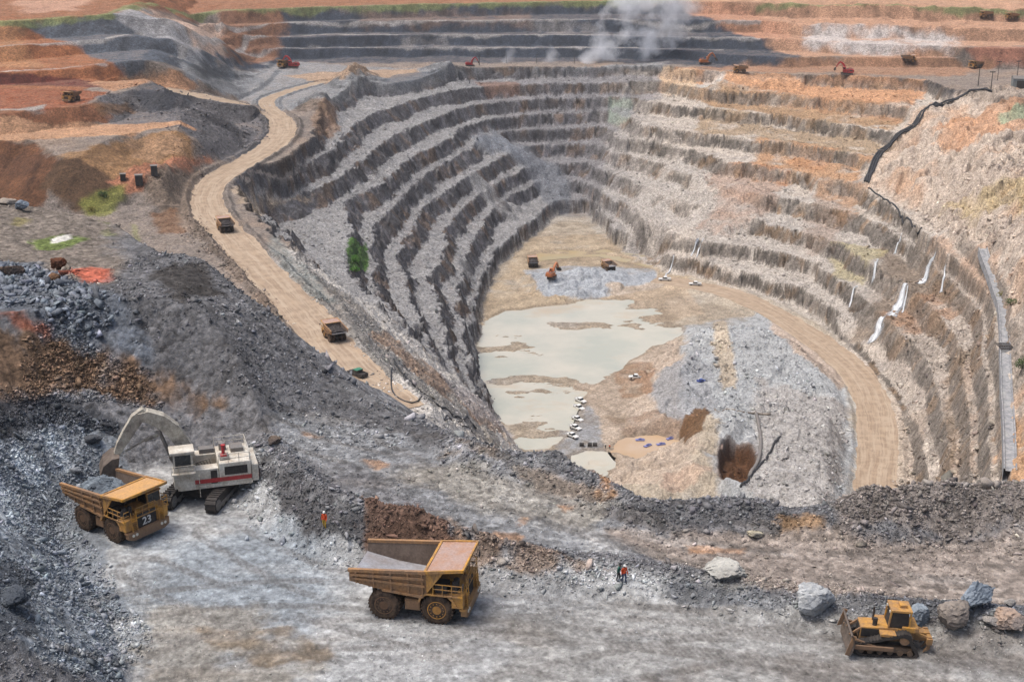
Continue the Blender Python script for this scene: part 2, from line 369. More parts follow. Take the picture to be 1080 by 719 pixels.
# ------------------------------------------------------------------ ground colour: dry rock, mud and soil laid out on the ground itself
def lin(c):
    c = np.asarray(c, float) / 255.0
    return np.where(c <= .04045, c / 12.92, ((c + .055) / 1.055) ** 2.4)
ALB = .80
def pale(c):
    c = np.asarray(c, float); g = c.mean(); return g + (c - g) * .95
def lc(c): return lin(c) * ALB
FG, FACE, FLOOR, INPIT, SW, SPL, BDIST = (AUX[k] for k in ('fg', 'face', 'floor', 'inpit', 'sw', 'sp', 'bench'))
COL = np.zeros(X.shape + (3,)); ROCK = np.full(X.shape, .6)
def mix(w, c):
    w = np.clip(w, 0, 1)[..., None]
    COL[:] = COL * (1 - w) + lc(c) * w
W1 = fbm(X, Y, 30, 4, 201); W2 = fbm(X, Y, 8, 3, 202); W3 = fbm(X, Y, 3, 3, 203)
mix(np.ones(X.shape), (140, 130, 122))
mix(sst(-.1, .6, W1) * .5, (165, 140, 118))
# pit walls: dusty ledges, fresh broken faces with shade painted into their darker tone; greyer on the left, paler and browner on the right
rt = sst(20, 95, X - .06 * (Y - 600)) * INPIT
mix(INPIT, (150, 149, 148)); mix(rt * INPIT, (196, 185, 172))
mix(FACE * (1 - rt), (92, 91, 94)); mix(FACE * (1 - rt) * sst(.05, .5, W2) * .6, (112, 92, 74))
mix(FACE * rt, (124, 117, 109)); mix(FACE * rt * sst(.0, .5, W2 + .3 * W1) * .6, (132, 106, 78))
mix((1 - FACE) * INPIT * sst(.1, .6, W2) * .45, (130, 126, 124))
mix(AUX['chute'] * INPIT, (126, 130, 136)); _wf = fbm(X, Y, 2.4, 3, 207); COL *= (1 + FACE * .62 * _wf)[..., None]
_rk = np.clip(np.maximum(np.maximum(FACE, AUX['crag']), .8 * SPL), 0, 1) * INPIT * (1 - FLOOR); COL *= (1 + _rk * (.26 * AUX['c1'] + .20 * AUX['c2']))[..., None]
mix(SW, (198, 193, 186)); mix(SW * sst(.1, .5, W1) * .5, (184, 164, 142))
mix(SPL, (200, 184, 168)); mix(SPL * sst(-.1, .4, W2) * .6, (160, 146, 134)); mix(SPL * sst(.15, .5, W1) * .5, (205, 160, 122))
mix(FLOOR, (180, 168, 150)); mix(FLOOR * sst(-.1, .4, W1) * .8, (176, 172, 164))
# foreground: bench floor, dumps
fgm = FG
mix(fgm, (128, 128, 130)); mix(fgm * sst(0, .5, W2) * .5, (112, 112, 116))
bench = fgm * sst(-1.2, .8, BDIST)
mix(bench, (186, 188, 188)); mix(bench * sst(0, .5, W1) * .4, (166, 167, 168)); mix(bench * sst(.05, .45, W2 - .3 * W1) * .3, (190, 191, 190))
ROCK[:] = np.where(bench > .5, .15, .7); ROCK[FLOOR > .5] = .35

def hits(pts): return np.array([hit(*p)[:2] for p in pts])
def patch(pts, c, op=1.0, feather=6.0, warp=6.0, only=None, wscale=18, breakup=0.0, line=None):
    """a stretch of ground of another rock or soil; the outline lies on the ground"""
    q = hits([(p[0] * 4 if p[0] < -25 else 1080 + (p[0] - 1080) * 8 if p[0] > 1088 else p[0], p[1]) for p in pts])
    mg = feather + warp + (line or 0) + 2
    m = sub(q, X, Y, mg)
    x, y = X[m], Y[m]
    n = warp * 1.25 * fbm(x, y, wscale, 6, 301 + len(pts), .68)
    d = (line - ldist(q, x, y)[0] if line else sdf(q, x, y)) + n
    w = sst(-feather * .45, feather * .25, d) * op
    if breakup: w = w * sst(-.5, .25, fbm(x, y, wscale * .5, 4, 321) + .5 - breakup)
    w = w * (1 - .6 * FACE[m] * (rt[m] + .3))
    if only is not None: w = w * only[m]
    w = w[:, None]
    COL[m] = COL[m] * (1 - w) + lc(pale(c)) * w
NFG = 1 - FG; OUT = NFG * (1 - INPIT)
# far hills and walls
patch([(-100,-3),(1200,-3),(1200,8),(640,2),(350,8),(220,13),(110,19),(0,26),(-100,30)], (158,104,72), feather=20, warp=15, wscale=60)
patch([(20,1),(90,1),(85,12),(30,14)], (205,160,135), .8, 15, 15, wscale=40)
patch([(690,-2),(1150,-2),(1150,64),(900,62),(830,58),(760,50),(700,30)], (198,154,124), feather=18, warp=18, wscale=50)
patch([(860,30),(930,26),(1010,40),(1000,56),(900,58),(850,50)], (212,205,200), .9, 14, 12, wscale=30, breakup=.2)
patch([(720,4),(800,10),(840,40),(760,50)], (195,140,110), .7, 14, 14, wscale=30)
patch([(1020,52),(1100,48),(1100,70),(1030,66)], (165,110,88), .9, 10, 8)
patch([(880,60),(960,58),(1040,68),(1000,80),(900,78),(800,76),(720,72),(760,66)], (172,128,98), .9, 12, 10)
patch([(-80,24),(60,19),(115,18),(100,60),(130,84),(60,110),(-80,124)], (162,102,66), feather=6, warp=6)
patch([(-80,30),(20,26),(40,70),(-80,72)], (190,140,98), .6, 10, 8)
patch([(28,26),(110,18),(150,14),(200,50),(245,62),(205,76),(150,82),(120,70),(80,48)], (96,103,113), feather=6, warp=6)
patch([(118,16),(160,14),(205,44),(215,60),(190,58),(150,36)], (182,180,180), .8, 9, 9, breakup=.15)
patch([(150,12),(240,10),(248,40),(236,60),(205,48)], (206,176,156), .9, 9, 9)
patch([(232,10),(320,8),(318,30),(300,58),(238,60)], (140,98,74), .9, 7, 8)
patch([(296,10),(480,5),(640,2),(720,6),(765,30),(835,60),(760,70),(640,66),(480,66),(330,66),(250,70),(240,60),(300,50)], (68,77,90), feather=12, warp=10)
patch([(380,14),(560,14),(560,26),(380,28)], (140,115,100), .6, 10, 10, breakup=.3)
patch([(190,68),(300,64),(480,70),(700,66),(700,70),(500,74),(470,90),(350,108),(290,118),(250,100),(200,84)], (146,148,150), feather=10, warp=9, only=OUT)
patch([(300,80),(340,76),(395,74),(440,72),(440,76),(360,84)], (186,156,128), .9, 6, 5, only=OUT)
patch([(205,70),(240,68),(250,82),(215,84)], (84,90,98), .9, 6, 5)
patch([(395,84),(425,78),(470,76),(420,92)], (100,106,114), .8, 6, 5, only=OUT)
for ln, wd in (([(-90,27),(0,23),(60,20),(112,17)], 11), ([(112,17),(180,11),(235,11),(360,7)], 8), ([(360,7),(500,4),(640,1),(720,1)], 8), ([(800,8),(1000,9),(1100,11)], 6)):
    patch(ln, (132,142,92), .85, 4, 4, line=wd * .45, wscale=20, breakup=.1)
for ln in ([(180,60),(250,53),(330,50),(480,49.5),(640,50),(760,53)], [(200,45),(260,39.5),(330,37),(480,36.5),(640,37),(760,40),(800,41)], [(230,30),(300,24),(480,21.5),(640,20.5),(760,22),(800,23)], [(-60,77),(0,75.5),(60,72.5),(110,68)], [(-60,53),(0,49.5),(60,45.5),(110,42),(150,36)]):
    patch(ln, (176,172,168), .75, 2.5, 2, line=1.8, wscale=25, breakup=.1)
for q in ([(420,40),(470,38),(470,47),(425,48)], [(560,24),(610,22),(640,34),(590,36)], [(690,28),(720,26),(740,36),(700,38)]):
    patch(q, (150,146,144), .6, 8, 9, wscale=20, breakup=.3)
# left middle ground
patch([(-60,80),(20,80),(80,84),(126,88),(120,94),(40,90),(-60,92)], (112,56,46), feather=4, warp=3)
patch([(-60,92),(80,94),(110,98),(85,112),(0,122),(-60,130)], (152,86,56), feather=6, warp=5)
patch([(-60,121),(20,115),(50,110),(46,116),(0,123),(-60,130)], (176,172,166), .95, 2.5, 2)
patch([(95,88),(130,84),(205,88),(200,95),(120,96)], (190,142,106), .9, 5, 4)
patch([(-60,124),(45,117),(110,112),(120,128),(60,138),(-60,140)], (140,92,64), feather=5, warp=5)
patch([(100,102),(140,95),(190,96),(230,104),(290,122),(285,146),(250,165),(215,160),(190,135),(130,134)], (112,110,112), feather=6, warp=7, only=OUT)
patch([(140,98),(190,96),(205,108),(180,118),(150,116)], (74,78,86), .85, 6, 6)
patch([(100,110),(135,104),(140,120),(105,126)], (130,98,70), .8, 5, 5)
patch([(-60,132),(100,132),(190,128),(210,138),(130,142),(0,150),(-60,152)], (198,152,116), feather=4, warp=4)
patch([(-60,150),(0,148),(40,150),(60,175),(40,205),(-60,205)], (122,82,56), feather=5, warp=5)
patch([(-60,158),(30,158),(50,178),(0,188),(-60,186)], (106,72,52), .9, 5, 5)
patch([(60,165),(96,158),(130,142),(200,144),(205,168),(140,180),(110,200),(70,195)], (160,122,84), feather=6, warp=6)
patch([(130,146),(165,142),(195,150),(200,166),(150,172)], (176,140,108), .8, 5, 6, breakup=.2)
patch([(62,172),(84,168),(120,188),(128,206),(96,224),(60,212),(42,196)], (98,74,54), feather=5, warp=5)
patch([(112,192),(150,176),(200,166),(222,168),(190,180),(160,188),(132,204)], (196,132,100), .95, 4, 3)
patch([(84,216),(110,200),(128,194),(130,210),(112,228),(92,226)], (128,130,62), .9, 5, 4)
patch([(180,178),(212,176),(210,212),(196,232),(168,216),(150,204)], (128,112,98), .9, 6, 5, breakup=.05)
patch([(160,226),(186,220),(192,245),(172,244)], (120,82,52), .8, 5, 4)
patch([(-40,218),(60,206),(140,214),(165,262),(120,300),(60,296),(0,290),(-40,280)], (134,124,114), feather=5, warp=5, only=FG)
patch([(70,287),(95,282),(122,284),(118,298),(84,300)], (196,104,80), .95, 1.6, 1.5, wscale=5)
patch([(42,252),(70,246),(90,252),(66,262),(44,264)], (108,126,62), .9, 2, 2.5, wscale=6)
patch([(54,252),(74,247),(76,252),(58,256)], (226,222,214), .95, .8, .8, wscale=4)
patch([(110,238),(140,236),(146,246),(116,248)], (130,136,80), .6, 2, 2, wscale=6)
patch([(12,232),(24,230),(22,240),(10,240)], (150,140,80), .6, 2, 2, wscale=6)
# near dumps
patch([(150,262),(205,266),(300,345),(345,392),(420,425),(475,462),(400,478),(340,455),(262,424),(190,412),(150,380),(90,332),(60,300),(110,300)], (110,110,112), feather=3, warp=4, only=FG)
patch([(178,284),(215,278),(226,312),(196,330),(168,310)], (58,54,50), .8, 2.5, 3, wscale=6, only=FG)
patch([(-60,270),(40,276),(130,318),(150,370),(90,352),(40,330),(-60,325)], (112,118,126), feather=2.5, warp=3, only=FG)
patch([(-60,328),(10,332),(60,345),(140,372),(190,388),(255,428),(222,440),(160,430),(90,412),(-60,416)], (126,102,82), feather=2.5, warp=3.5, breakup=.15, wscale=8, only=FG)
patch([(0,330),(20,330),(48,352),(20,350)], (150,84,58), .8, 1.5, 2, wscale=6, only=FG)
patch([(-60,400),(60,424),(130,436),(140,468),(60,462),(-60,470)], (70,74,80), .9, 1.5, 2, wscale=6, only=FG)
patch([(-60,440),(60,446),(120,470),(130,500),(100,540),(115,600),(130,680),(140,730),(-60,740)], (138,145,152), feather=1.5, warp=2, only=FG, wscale=6)
for pts in ([(14,462),(30,470),(42,500),(30,505),(16,484)], [(50,466),(60,464),(78,490),(66,494)], [(0,500),(12,520),(14,560),(0,560)]):
    patch(pts, (190,200,208), .8, 1.5, 1.5, wscale=4, only=FG)
patch([(0,590),(30,600),(34,660),(0,690)], (92,98,106), .8, 1.5, 1.5, wscale=4, only=FG)
patch([(110,700),(120,560),(230,545),(330,585),(330,640),(200,719)], (162,172,180), .85, 8, 7, only=FG)
patch([(160,640),(260,640),(340,690),(300,725),(200,725)], (168,160,146), .7, 4, 5, wscale=9, only=FG, breakup=.1)
patch([(220,672),(300,660),(340,690),(270,700)], (136,116,90), .7, 2, 3, wscale=6, only=FG, breakup=.25)
patch([(520,640),(800,640),(1080,700),(1080,730),(520,730)], (168,166,161), .7, 6, 8, only=FG, wscale=10)
patch([(700,690),(1090,695),(1090,730),(700,730)], (152,146,140), .7, 4, 6, only=FG, wscale=8, breakup=.2)
patch([(800,655),(1000,662),(1090,690),(880,690)], (140,138,136), .6, 3, 5, only=FG, wscale=7)
# upper haul road on the dump
patch([(285,430),(340,440),(420,462),(520,500),(640,540),(700,560),(720,590),(600,580),(470,545),(360,490),(290,470)], (146,148,150), feather=3, warp=3, only=FG)
patch([(440,500),(520,500),(640,540),(620,560),(520,540)], (178,172,160), .75, 3, 3, only=FG, wscale=9, breakup=.1)
patch([(640,560),(760,560),(1100,566),(1100,640),(900,640),(700,590)], (164,152,142), feather=2.5, warp=3, only=FG)
patch([(720,574),(786,578),(782,586),(728,584)], (188,146,112), .9, .8, 1, wscale=4, only=FG)
for q in ([(325,456),(345,460),(338,466),(324,462)], [(388,486),(404,489),(398,494)], [(548,543),(562,546),(552,550)], [(588,532),(606,535),(596,540)], [(520,560),(545,566),(530,570)]):
    patch(q, (190,150,118), .8, 1, 1.2, wscale=4, only=FG)
patch([(640,528),(700,535),(800,540),(850,548),(830,556),(700,556),(640,545)], (112,112,114), feather=1.5, warp=2, only=FG, wscale=6)
patch([(560,490),(650,522),(640,530),(560,510),(470,480),(480,466)], (150,138,126), feather=1.5, warp=2, only=FG, wscale=6)
patch([(470,464),(505,476),(545,486),(530,496),(490,486)], (170,172,176), .8, 1.5, 1.5, only=FG, wscale=5)
patch([(628,505),(650,510),(650,522),(632,520)], (190,140,90), .7, 1.2, 1.2, only=FG, wscale=4)
patch([(880,520),(1100,508),(1100,560),(880,556)], (138,130,124), feather=1.5, warp=2, only=FG, wscale=6)
patch([(825,545),(870,545),(870,556),(830,556)], (172,134,90), .7, 1.2, 1.5, only=FG, wscale=5)
patch([(270,470),(330,520),(400,545),(520,590),(400,585),(330,560),(285,520)], (104,104,106), feather=1.2, warp=1.5, only=FG, wscale=5)
patch([(388,530),(430,528),(470,552),(480,586),(420,584),(380,570)], (120,90,72), .85, 1.6, 3, only=FG, wscale=5)
patch([(470,545),(600,585),(680,606),(600,604),(490,592)], (150,128,110), .8, 1.2, 1.5, only=FG, wscale=5, breakup=.2)
patch([(610,556),(640,562),(660,585),(620,580)], (196,196,194), .7, 1.5, 1.5, only=FG, wscale=5)
patch([(700,615),(870,628),(1090,645),(1090,668),(900,650),(720,628)], (108,112,118), .85, 1.2, 1.5, only=FG, wscale=5)
# pit, right-hand side: weathered rock
patch([(690,72),(780,77),(975,84),(965,112),(907,107),(805,96),(700,92)], (202,154,116), feather=6, warp=8, only=NFG)
patch([(700,72),(735,74),(735,96),(700,98)], (214,188,156), .8, 5, 5)
patch([(745,74),(765,76),(755,96),(735,96)], (196,196,190), .7, 4, 4)
patch([(725,92),(800,97),(907,108),(955,118),(940,140),(880,127),(800,118),(730,110)], (170,136,100), .9, 7, 9, wscale=25, breakup=.15)
patch([(800,96),(960,112),(948,130),(800,110)], (186,140,104), .6, 7, 8, wscale=20, breakup=.25)
patch([(735,114),(880,130),(945,146),(935,166),(800,146),(735,140)], (166,142,112), .85, 7, 9, wscale=22, breakup=.25)
patch([(800,145),(925,166),(905,192),(850,184),(795,172)], (184,142,104), .9, 7, 9, wscale=22, breakup=.25)
patch([(840,150),(880,158),(866,178),(835,176)], (188,138,98), .7, 8, 12, wscale=30, breakup=.3)
patch([(755,170),(800,178),(832,186),(805,206),(780,208),(745,200)], (178,128,90), .85, 8, 14, wscale=30, breakup=.3)
patch([(770,198),(812,200),(800,225),(760,240),(738,240)], (170,120,84), .8, 8, 14, wscale=30, breakup=.3)
patch([(860,190),(915,196),(905,230),(870,220)], (168,124,84), .7, 6, 8, wscale=16, breakup=.2)
patch([(850,230),(890,235),(880,262),(858,268),(845,250)], (164,122,90), .7, 8, 12, wscale=30, breakup=.3)
patch([(642,100),(668,104),(664,128),(640,130)], (170,190,172), .7, 3, 3)
patch([(690,150),(800,180),(950,225),(1000,260),(960,330),(890,340),(760,280),(640,200)], (176,170,162), .55, 8, 8, only=1-FACE)
patch([(935,265),(1000,262),(1050,310),(1060,400),(1055,520),(1000,500),(960,400),(920,350)], (170,158,146), .75, 8, 7, only=NFG)
patch([(930,262),(975,262),(995,300),(960,345),(930,368),(905,352),(925,320)], (112,92,70), .6, 5, 6, only=NFG, wscale=12)
patch([(985,262),(1030,292),(1045,330),(1030,400),(985,345),(930,352),(925,330),(955,300)], (128,96,64), .9, 4, 5, only=np.clip(FACE * 1.3, 0, 1), breakup=.1)
patch([(930,330),(990,300),(1010,330),(960,350)], (168,132,104), .7, 6, 6, only=NFG, breakup=.2)
patch([(1005,380),(1030,390),(1030,500),(1005,500)], (176,154,134), .6, 6, 8, only=NFG, wscale=14, breakup=.3)
patch([(1010,365),(1022,372),(1012,470),(1000,500),(998,420)], (122,102,80), .6, 5, 6, only=NFG, wscale=12, breakup=.35)
patch([(1062,440),(1090,440),(1090,520),(1070,520)], (196,150,106), .8, 4, 5, only=NFG, breakup=.2)
patch([(985,250),(1040,262),(1070,300),(1040,300)], (196,160,132), .6, 6, 6)
patch([(880,255),(935,262),(910,300),(880,290)], (170,158,110), .6, 4, 4, only=1-FACE)
patch([(1000,215),(1090,180),(1090,235)], (190,168,122), .7, 10, 8)
patch([(985,140),(1090,95),(1090,130),(1000,160)], (204,150,108), .7, 8, 7)
patch([(1055,120),(1090,112),(1090,128),(1060,128)], (150,180,150), .7, 5, 4)
patch([(960,120),(1000,100),(940,170),(915,196)], (206,180,156), .7, 5, 5)
# back and left pit walls
patch([(486,72),(690,68),(700,90),(640,150),(625,215),(590,218),(560,180),(520,112)], (132,130,132), .75, 8, 8, only=INPIT * (1 - FACE))
patch([(500,86),(545,86),(545,98),(510,100)], (138,104,86), .7, 4, 4)
patch([(540,150),(600,185),(600,215),(580,215)], (116,120,126), .8, 4, 4)
patch([(330,120),(350,110),(360,135),(335,140)], (150,118,92), .7, 4, 4)
patch([(366,258),(386,256),(388,284),(370,282)], (66,104,36), .95, 1.5, 2, wscale=5)
patch([(250,200),(275,204),(330,206),(330,214),(280,222),(255,214)], (184,164,140), .8, 4, 4)
# spill slope below the left-hand road
patch([(310,285),(350,300),(450,395),(545,468),(520,470),(400,400),(350,330)], (140,136,130), .8, 5, 5, only=NFG, breakup=.1)
patch([(380,345),(410,352),(470,402),(545,468),(538,471),(460,409),(400,366)], (168,134,106), .6, 2.0, 3, only=NFG, breakup=.4)
patch([(465,395),(520,430),(545,466),(500,440)], (176,168,164), .8, 3, 3, only=NFG)
patch([(290,250),(330,290),(350,320),(330,315),(280,262)], (134,142,140), .7, 4, 4, only=NFG)
patch([(200,210),(216,240),(300,330),(390,420),(360,410),(270,310),(196,240)], (128,112,98), .7, 5, 5, only=NFG)
# pit floor
patch([(505,330),(515,290),(560,250),(640,245),(700,260),(735,290),(700,320),(600,318)], (182,162,134), .85, 8, 8, only=FLOOR, breakup=.1)
patch([(555,285),(600,280),(690,284),(700,300),(640,314),(575,312)], (168,174,180), .95, 3, 4, only=FLOOR)
patch([(640,300),(720,296),(740,330),(690,345)], (184,164,140), .8, 5, 5, only=FLOOR)
patch([(600,410),(660,380),(720,350),(730,400),(720,450),(740,470),(700,510),(650,510),(640,470),(610,470)], (190,172,154), .85, 6, 9, only=FLOOR, wscale=24)
patch([(650,388),(685,384),(692,412),(655,420)], (156,124,98), .9, 3, 4, only=FLOOR, breakup=.1)
patch([(640,440),(735,436),(730,456),(660,458)], (140,112,90), .6, 3, 3, only=FLOOR, breakup=.2)
patch([(590,455),(612,420),(632,440),(640,480),(600,490),(585,480)], (150,154,158), .9, 3, 3, only=FLOOR)
patch([(720,345),(800,330),(850,360),(890,400),(900,460),(895,530),(790,530),(760,440),(722,420)], (172,176,178), .9, 6, 6, only=FLOOR)
patch([(690,395),(740,370),(760,430),(720,450),(690,430)], (156,158,160), .85, 4, 4, only=FLOOR)
patch([(800,400),(890,430),(890,530),(790,530)], (172,166,160), .7, 6, 6, only=FLOOR)
patch([(752,340),(765,336),(772,372),(776,410),(762,412),(756,380)], (196,178,152), .8, 2.5, 2.5, only=FLOOR)
patch([(732,428),(752,434),(740,452),(722,468),(716,456)], (112,82,54), .95, 1.5, 2, only=FLOOR)
_q = DIGS[0][0]; _d = sdf(_q, X, Y); mix(sst(-2.5, .5, _d + .8 * W3) * FLOOR, (98, 68, 46))
patch([(800,325),(830,330),(890,400),(885,410),(840,372)], (190,160,132), .6, 4, 4, only=NFG)
patch([(940,420),(975,440),(985,520),(955,520)], (186,168,150), .6, 4, 4, only=NFG)
patch([(700,500),(760,500),(700,525),(650,512)], (184,156,136), .6, 3, 6, only=FLOOR)
# wheel tracks and grader streaks along the bench and the upper road
_a = R(-7); _u = X * math.cos(_a) + Y * math.sin(_a); _v = -X * math.sin(_a) + Y * math.cos(_a)
_v = _v + 3.5 * np.sin(_u / 17.0) + 2.0 * fbm(X, Y, 30, 2, 401)
_st = fbm(_u * .12, _v, 1.5, 3, 402); _s2 = fbm(_u * .2, _v, .5, 2, 403)
_k = (FG * (sst(-1, 1, BDIST) + .7 * sst(60, 20, np.abs(Y - 135)) * (Z < 3) * (BDIST < -6)))
COL *= (1 + np.clip(_k, 0, 1) * (.20 * _st + .13 * _s2))[..., None]
mix(np.clip(_k, 0, 1) * sst(.25, .6, fbm(_u * .3, _v, 4, 3, 404)) * .25, (146, 132, 116))
mix(np.clip(_k, 0, 1) * sst(.2, .5, fbm(_u * .25, _v, 3, 3, 405)) * .25, (196, 197, 196))
_wet = FLOOR * sst(ZFLOOR + .55, ZFLOOR - .05, Z + .15 * W3); mix(_wet * .6, (138, 122, 102))
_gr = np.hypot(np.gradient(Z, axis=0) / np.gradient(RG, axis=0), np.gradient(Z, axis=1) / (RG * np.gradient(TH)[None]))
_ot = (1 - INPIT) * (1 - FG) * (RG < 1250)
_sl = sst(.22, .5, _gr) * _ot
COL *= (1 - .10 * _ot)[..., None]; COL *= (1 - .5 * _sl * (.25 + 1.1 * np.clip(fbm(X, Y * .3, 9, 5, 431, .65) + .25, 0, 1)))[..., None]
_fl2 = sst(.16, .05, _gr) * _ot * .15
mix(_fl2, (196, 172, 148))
COL *= (1 + .20 * W3 + .12 * W2)[..., None]
_nr = RG < 230
_f4 = np.zeros(X.shape); _f4[_nr] = fbm(X[_nr], Y[_nr], .45, 2, 206, .8); COL *= (1 + .40 * _f4)[..., None]
_tr = np.zeros(X.shape)
for _i, (_p, _gap) in enumerate((([(60,700),(250,668),(420,668),(640,660),(900,690),(1100,720)], 4.3), ([(150,600),(240,640),(380,690),(560,725)], 4.3), ([(130,640),(300,620),(520,640),(760,660)], 4.3), ([(230,560),(320,610),(420,640),(700,670),(1000,715)], 4.2), ([(520,730),(700,690),(900,668),(1080,690)], 4.3), ([(300,455),(420,490),(560,530),(700,580),(900,600),(1100,612)], 4.3), ([(420,462),(520,500),(640,555),(800,600),(1100,590)], 4.3))):
    _q = chaikin(hits(_p), 2, False); _m = sub(_q, X, Y, 6); _d, _t = ldist(_q, X[_m], Y[_m])
    _d = np.abs(_d + .25 * fbm(X[_m], Y[_m], 6, 2, 408 + _i)); _ww = sst(.62, .35, np.abs(_d - _gap / 2))
    _tr[_m] = np.maximum(_tr[_m], _ww * sst(-.45, .15, fbm(X[_m], Y[_m], 7, 3, 418 + _i)))
_cleat = .5 + .5 * np.sign(np.sin((X * .9 + Y * .4) * 14))
mix(_tr * FG * .35, (128, 122, 116)); COL *= (1 - .17 * _tr * FG * _cleat)[..., None]
COL[:] = np.clip(COL, .012, .85)

# ------------------------------------------------------------------ materials
class N:
    def __init__(s, name, rough=.9, spec=.2):
        s.m = bpy.data.materials.new(name); s.m.use_nodes = True; s.t = s.m.node_tree
        s.b = s.t.nodes['Principled BSDF']; s.b.inputs['Roughness'].default_value = rough
        s.b.inputs['Specular IOR Level'].default_value = spec
        s.tc = s.t.nodes.new('ShaderNodeTexCoord')
    def n(s, typ, **kw):
        q = s.t.nodes.new('ShaderNode' + typ)
        for k, v in kw.items(): setattr(q, k, v)
        return q
    def l(s, a, b): s.t.links.new(a, b)
    def noise(s, scale, detail=5, rough=.6, coord=None, stretch=None):
        q = s.n('TexNoise'); q.inputs['Scale'].default_value = scale; q.inputs['Detail'].default_value = detail; q.inputs['Roughness'].default_value = rough
        c = s.tc.outputs['Object'] if coord is None else coord
        if stretch:
            mp = s.n('Mapping'); mp.inputs['Scale'].default_value = stretch; s.l(c, mp.inputs[0]); c = mp.outputs[0]
        s.l(c, q.inputs['Vector']); return q.outputs['Fac']
    def rng(s, x, a, b, c, d):
        q = s.n('MapRange'); q.inputs[1].default_value = a; q.inputs[2].default_value = b; q.inputs[3].default_value = c; q.inputs[4].default_value = d
        s.l(x, q.inputs[0]); return q.outputs[0]
    def math(s, op, a, b):
        q = s.n('Math', operation=op)
        for i, v in enumerate((a, b)):
            if isinstance(v, (int, float)): q.inputs[i].default_value = v
            else: s.l(v, q.inputs[i])
        return q.outputs[0]
    def mixc(s, f, a, b, mode='MIX'):
        q = s.n('Mix', data_type='RGBA', blend_type=mode)
        for i, v in ((0, f), (6, a), (7, b)):
            if isinstance(v, (int, float)): q.inputs[i].default_value = v
            elif isinstance(v, tuple): q.inputs[i].default_value = (*v, 1) if len(v) == 3 else v
            else: s.l(v, q.inputs[i])
        return q.outputs[2]
    def scale(s, col, f):
        q = s.n('VectorMath', operation='SCALE'); s.l(col, q.inputs[0]); s.l(f, q.inputs['Scale']); return q.outputs[0]
    def bump(s, h, dist=.1, strength=1.0):
        q = s.n('Bump'); q.inputs['Distance'].default_value = dist; q.inputs['Strength'].default_value = strength
        s.l(h, q.inputs['Height']); s.l(q.outputs[0], s.b.inputs['Normal'])
    def color(s, c): s.l(c, s.b.inputs['Base Color'])
def ground_mat():
    k = N('broken_ground', .92, .15)
    at = k.n('Attribute', attribute_name='soil'); ar = k.n('Attribute', attribute_name='rock')
    n1 = k.noise(1.3, 7, .72); n2 = k.noise(.11, 4, .6); n4 = k.noise(.75, 5, .65, stretch=(1, 1, .16)); n3 = k.noise(6.0, 3, .7)
    vo = k.n('TexVoronoi', feature='F1'); vo.inputs['Scale'].default_value = 1.35; vo.inputs['Randomness'].default_value = 1
    nz = k.n('TexNoise'); nz.inputs['Scale'].default_value = 1.2; k.l(k.tc.outputs['Object'], nz.inputs['Vector'])
    vadd = k.n('VectorMath', operation='MULTIPLY_ADD'); k.l(nz.outputs['Color'], vadd.inputs[0]); vadd.inputs[1].default_value = (.7, .7, .7); k.l(k.tc.outputs['Object'], vadd.inputs[2])
    k.l(vadd.outputs[0], vo.inputs['Vector'])
    sep = k.n('SeparateColor'); k.l(vo.outputs['Color'], sep.inputs[0])
    cell = k.rng(sep.outputs[0], 0, 1, -.42, .42)
    cellw = k.math('MULTIPLY', cell, ar.outputs['Fac'])
    f = k.math('ADD', k.rng(n1, .3, .7, .55, 1.45), cellw)
    f = k.math('MULTIPLY', f, k.rng(n2, .3, .7, .88, 1.12)); f = k.math('MULTIPLY', f, k.rng(n4, .3, .7, .74, 1.24))
    c = k.scale(at.outputs['Color'], f)
    c = k.mixc(k.rng(n3, .45, .75, 0, .22), c, (.16, .12, .085))
    k.color(c)
    vd = k.math('MULTIPLY', k.rng(vo.outputs['Distance'], 0, .8, .6, 0), ar.outputs['Fac'])
    hh = k.math('ADD', vd, k.math('MULTIPLY', n1, 1.3)); hh = k.math('ADD', hh, k.math('MULTIPLY', n3, .15))
    k.bump(hh, .55, .85)
    return k.m
M_GROUND = ground_mat()
def grid_obj(name, mask):
    nr, nc = X.shape
    fi = np.nonzero(mask[:-1, :-1].ravel())[0]
    i, j = np.divmod(fi, nc - 1)
    a = i * nc + j
    f = np.stack((a, a + 1, a + nc + 1, a + nc), -1)
    us, inv = np.unique(f.ravel(), return_inverse=True)
    co = np.stack((X.ravel()[us], Y.ravel()[us], Z.ravel()[us]), -1).astype(np.float32)
    me = bpy.data.meshes.new(name)
    me.vertices.add(len(co)); me.vertices.foreach_set('co', co.ravel())
    me.loops.add(f.size); me.loops.foreach_set('vertex_index', inv.astype(np.int32).ravel())
    me.polygons.add(len(f)); me.polygons.foreach_set('loop_start', np.arange(0, f.size, 4, dtype=np.int32))
    me.polygons.foreach_set('loop_total', np.full(len(f), 4, np.int32))
    me.update(calc_edges=True)
    me.polygons.foreach_set('use_smooth', np.ones(len(f), bool))
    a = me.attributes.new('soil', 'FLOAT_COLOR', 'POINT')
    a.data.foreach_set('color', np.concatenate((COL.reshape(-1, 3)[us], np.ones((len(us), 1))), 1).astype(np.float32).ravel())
    a = me.attributes.new('rock', 'FLOAT', 'POINT'); a.data.foreach_set('value', ROCK.ravel()[us].astype(np.float32))
    o = bpy.data.objects.new(name, me); C.objects.link(o); me.materials.append(M_GROUND); o['kind'] = 'structure'
    return o
_fgm = FG > .5; _fl = (~_fgm) & (FLOOR > .5); _pw = (~_fgm) & ~_fl & (INPIT > .5); _hl = ~(_fgm | _fl | _pw)
grid_obj('working_bench_ground', _fgm); grid_obj('pit_floor', _fl); grid_obj('pit_wall', _pw); grid_obj('hillside', _hl)

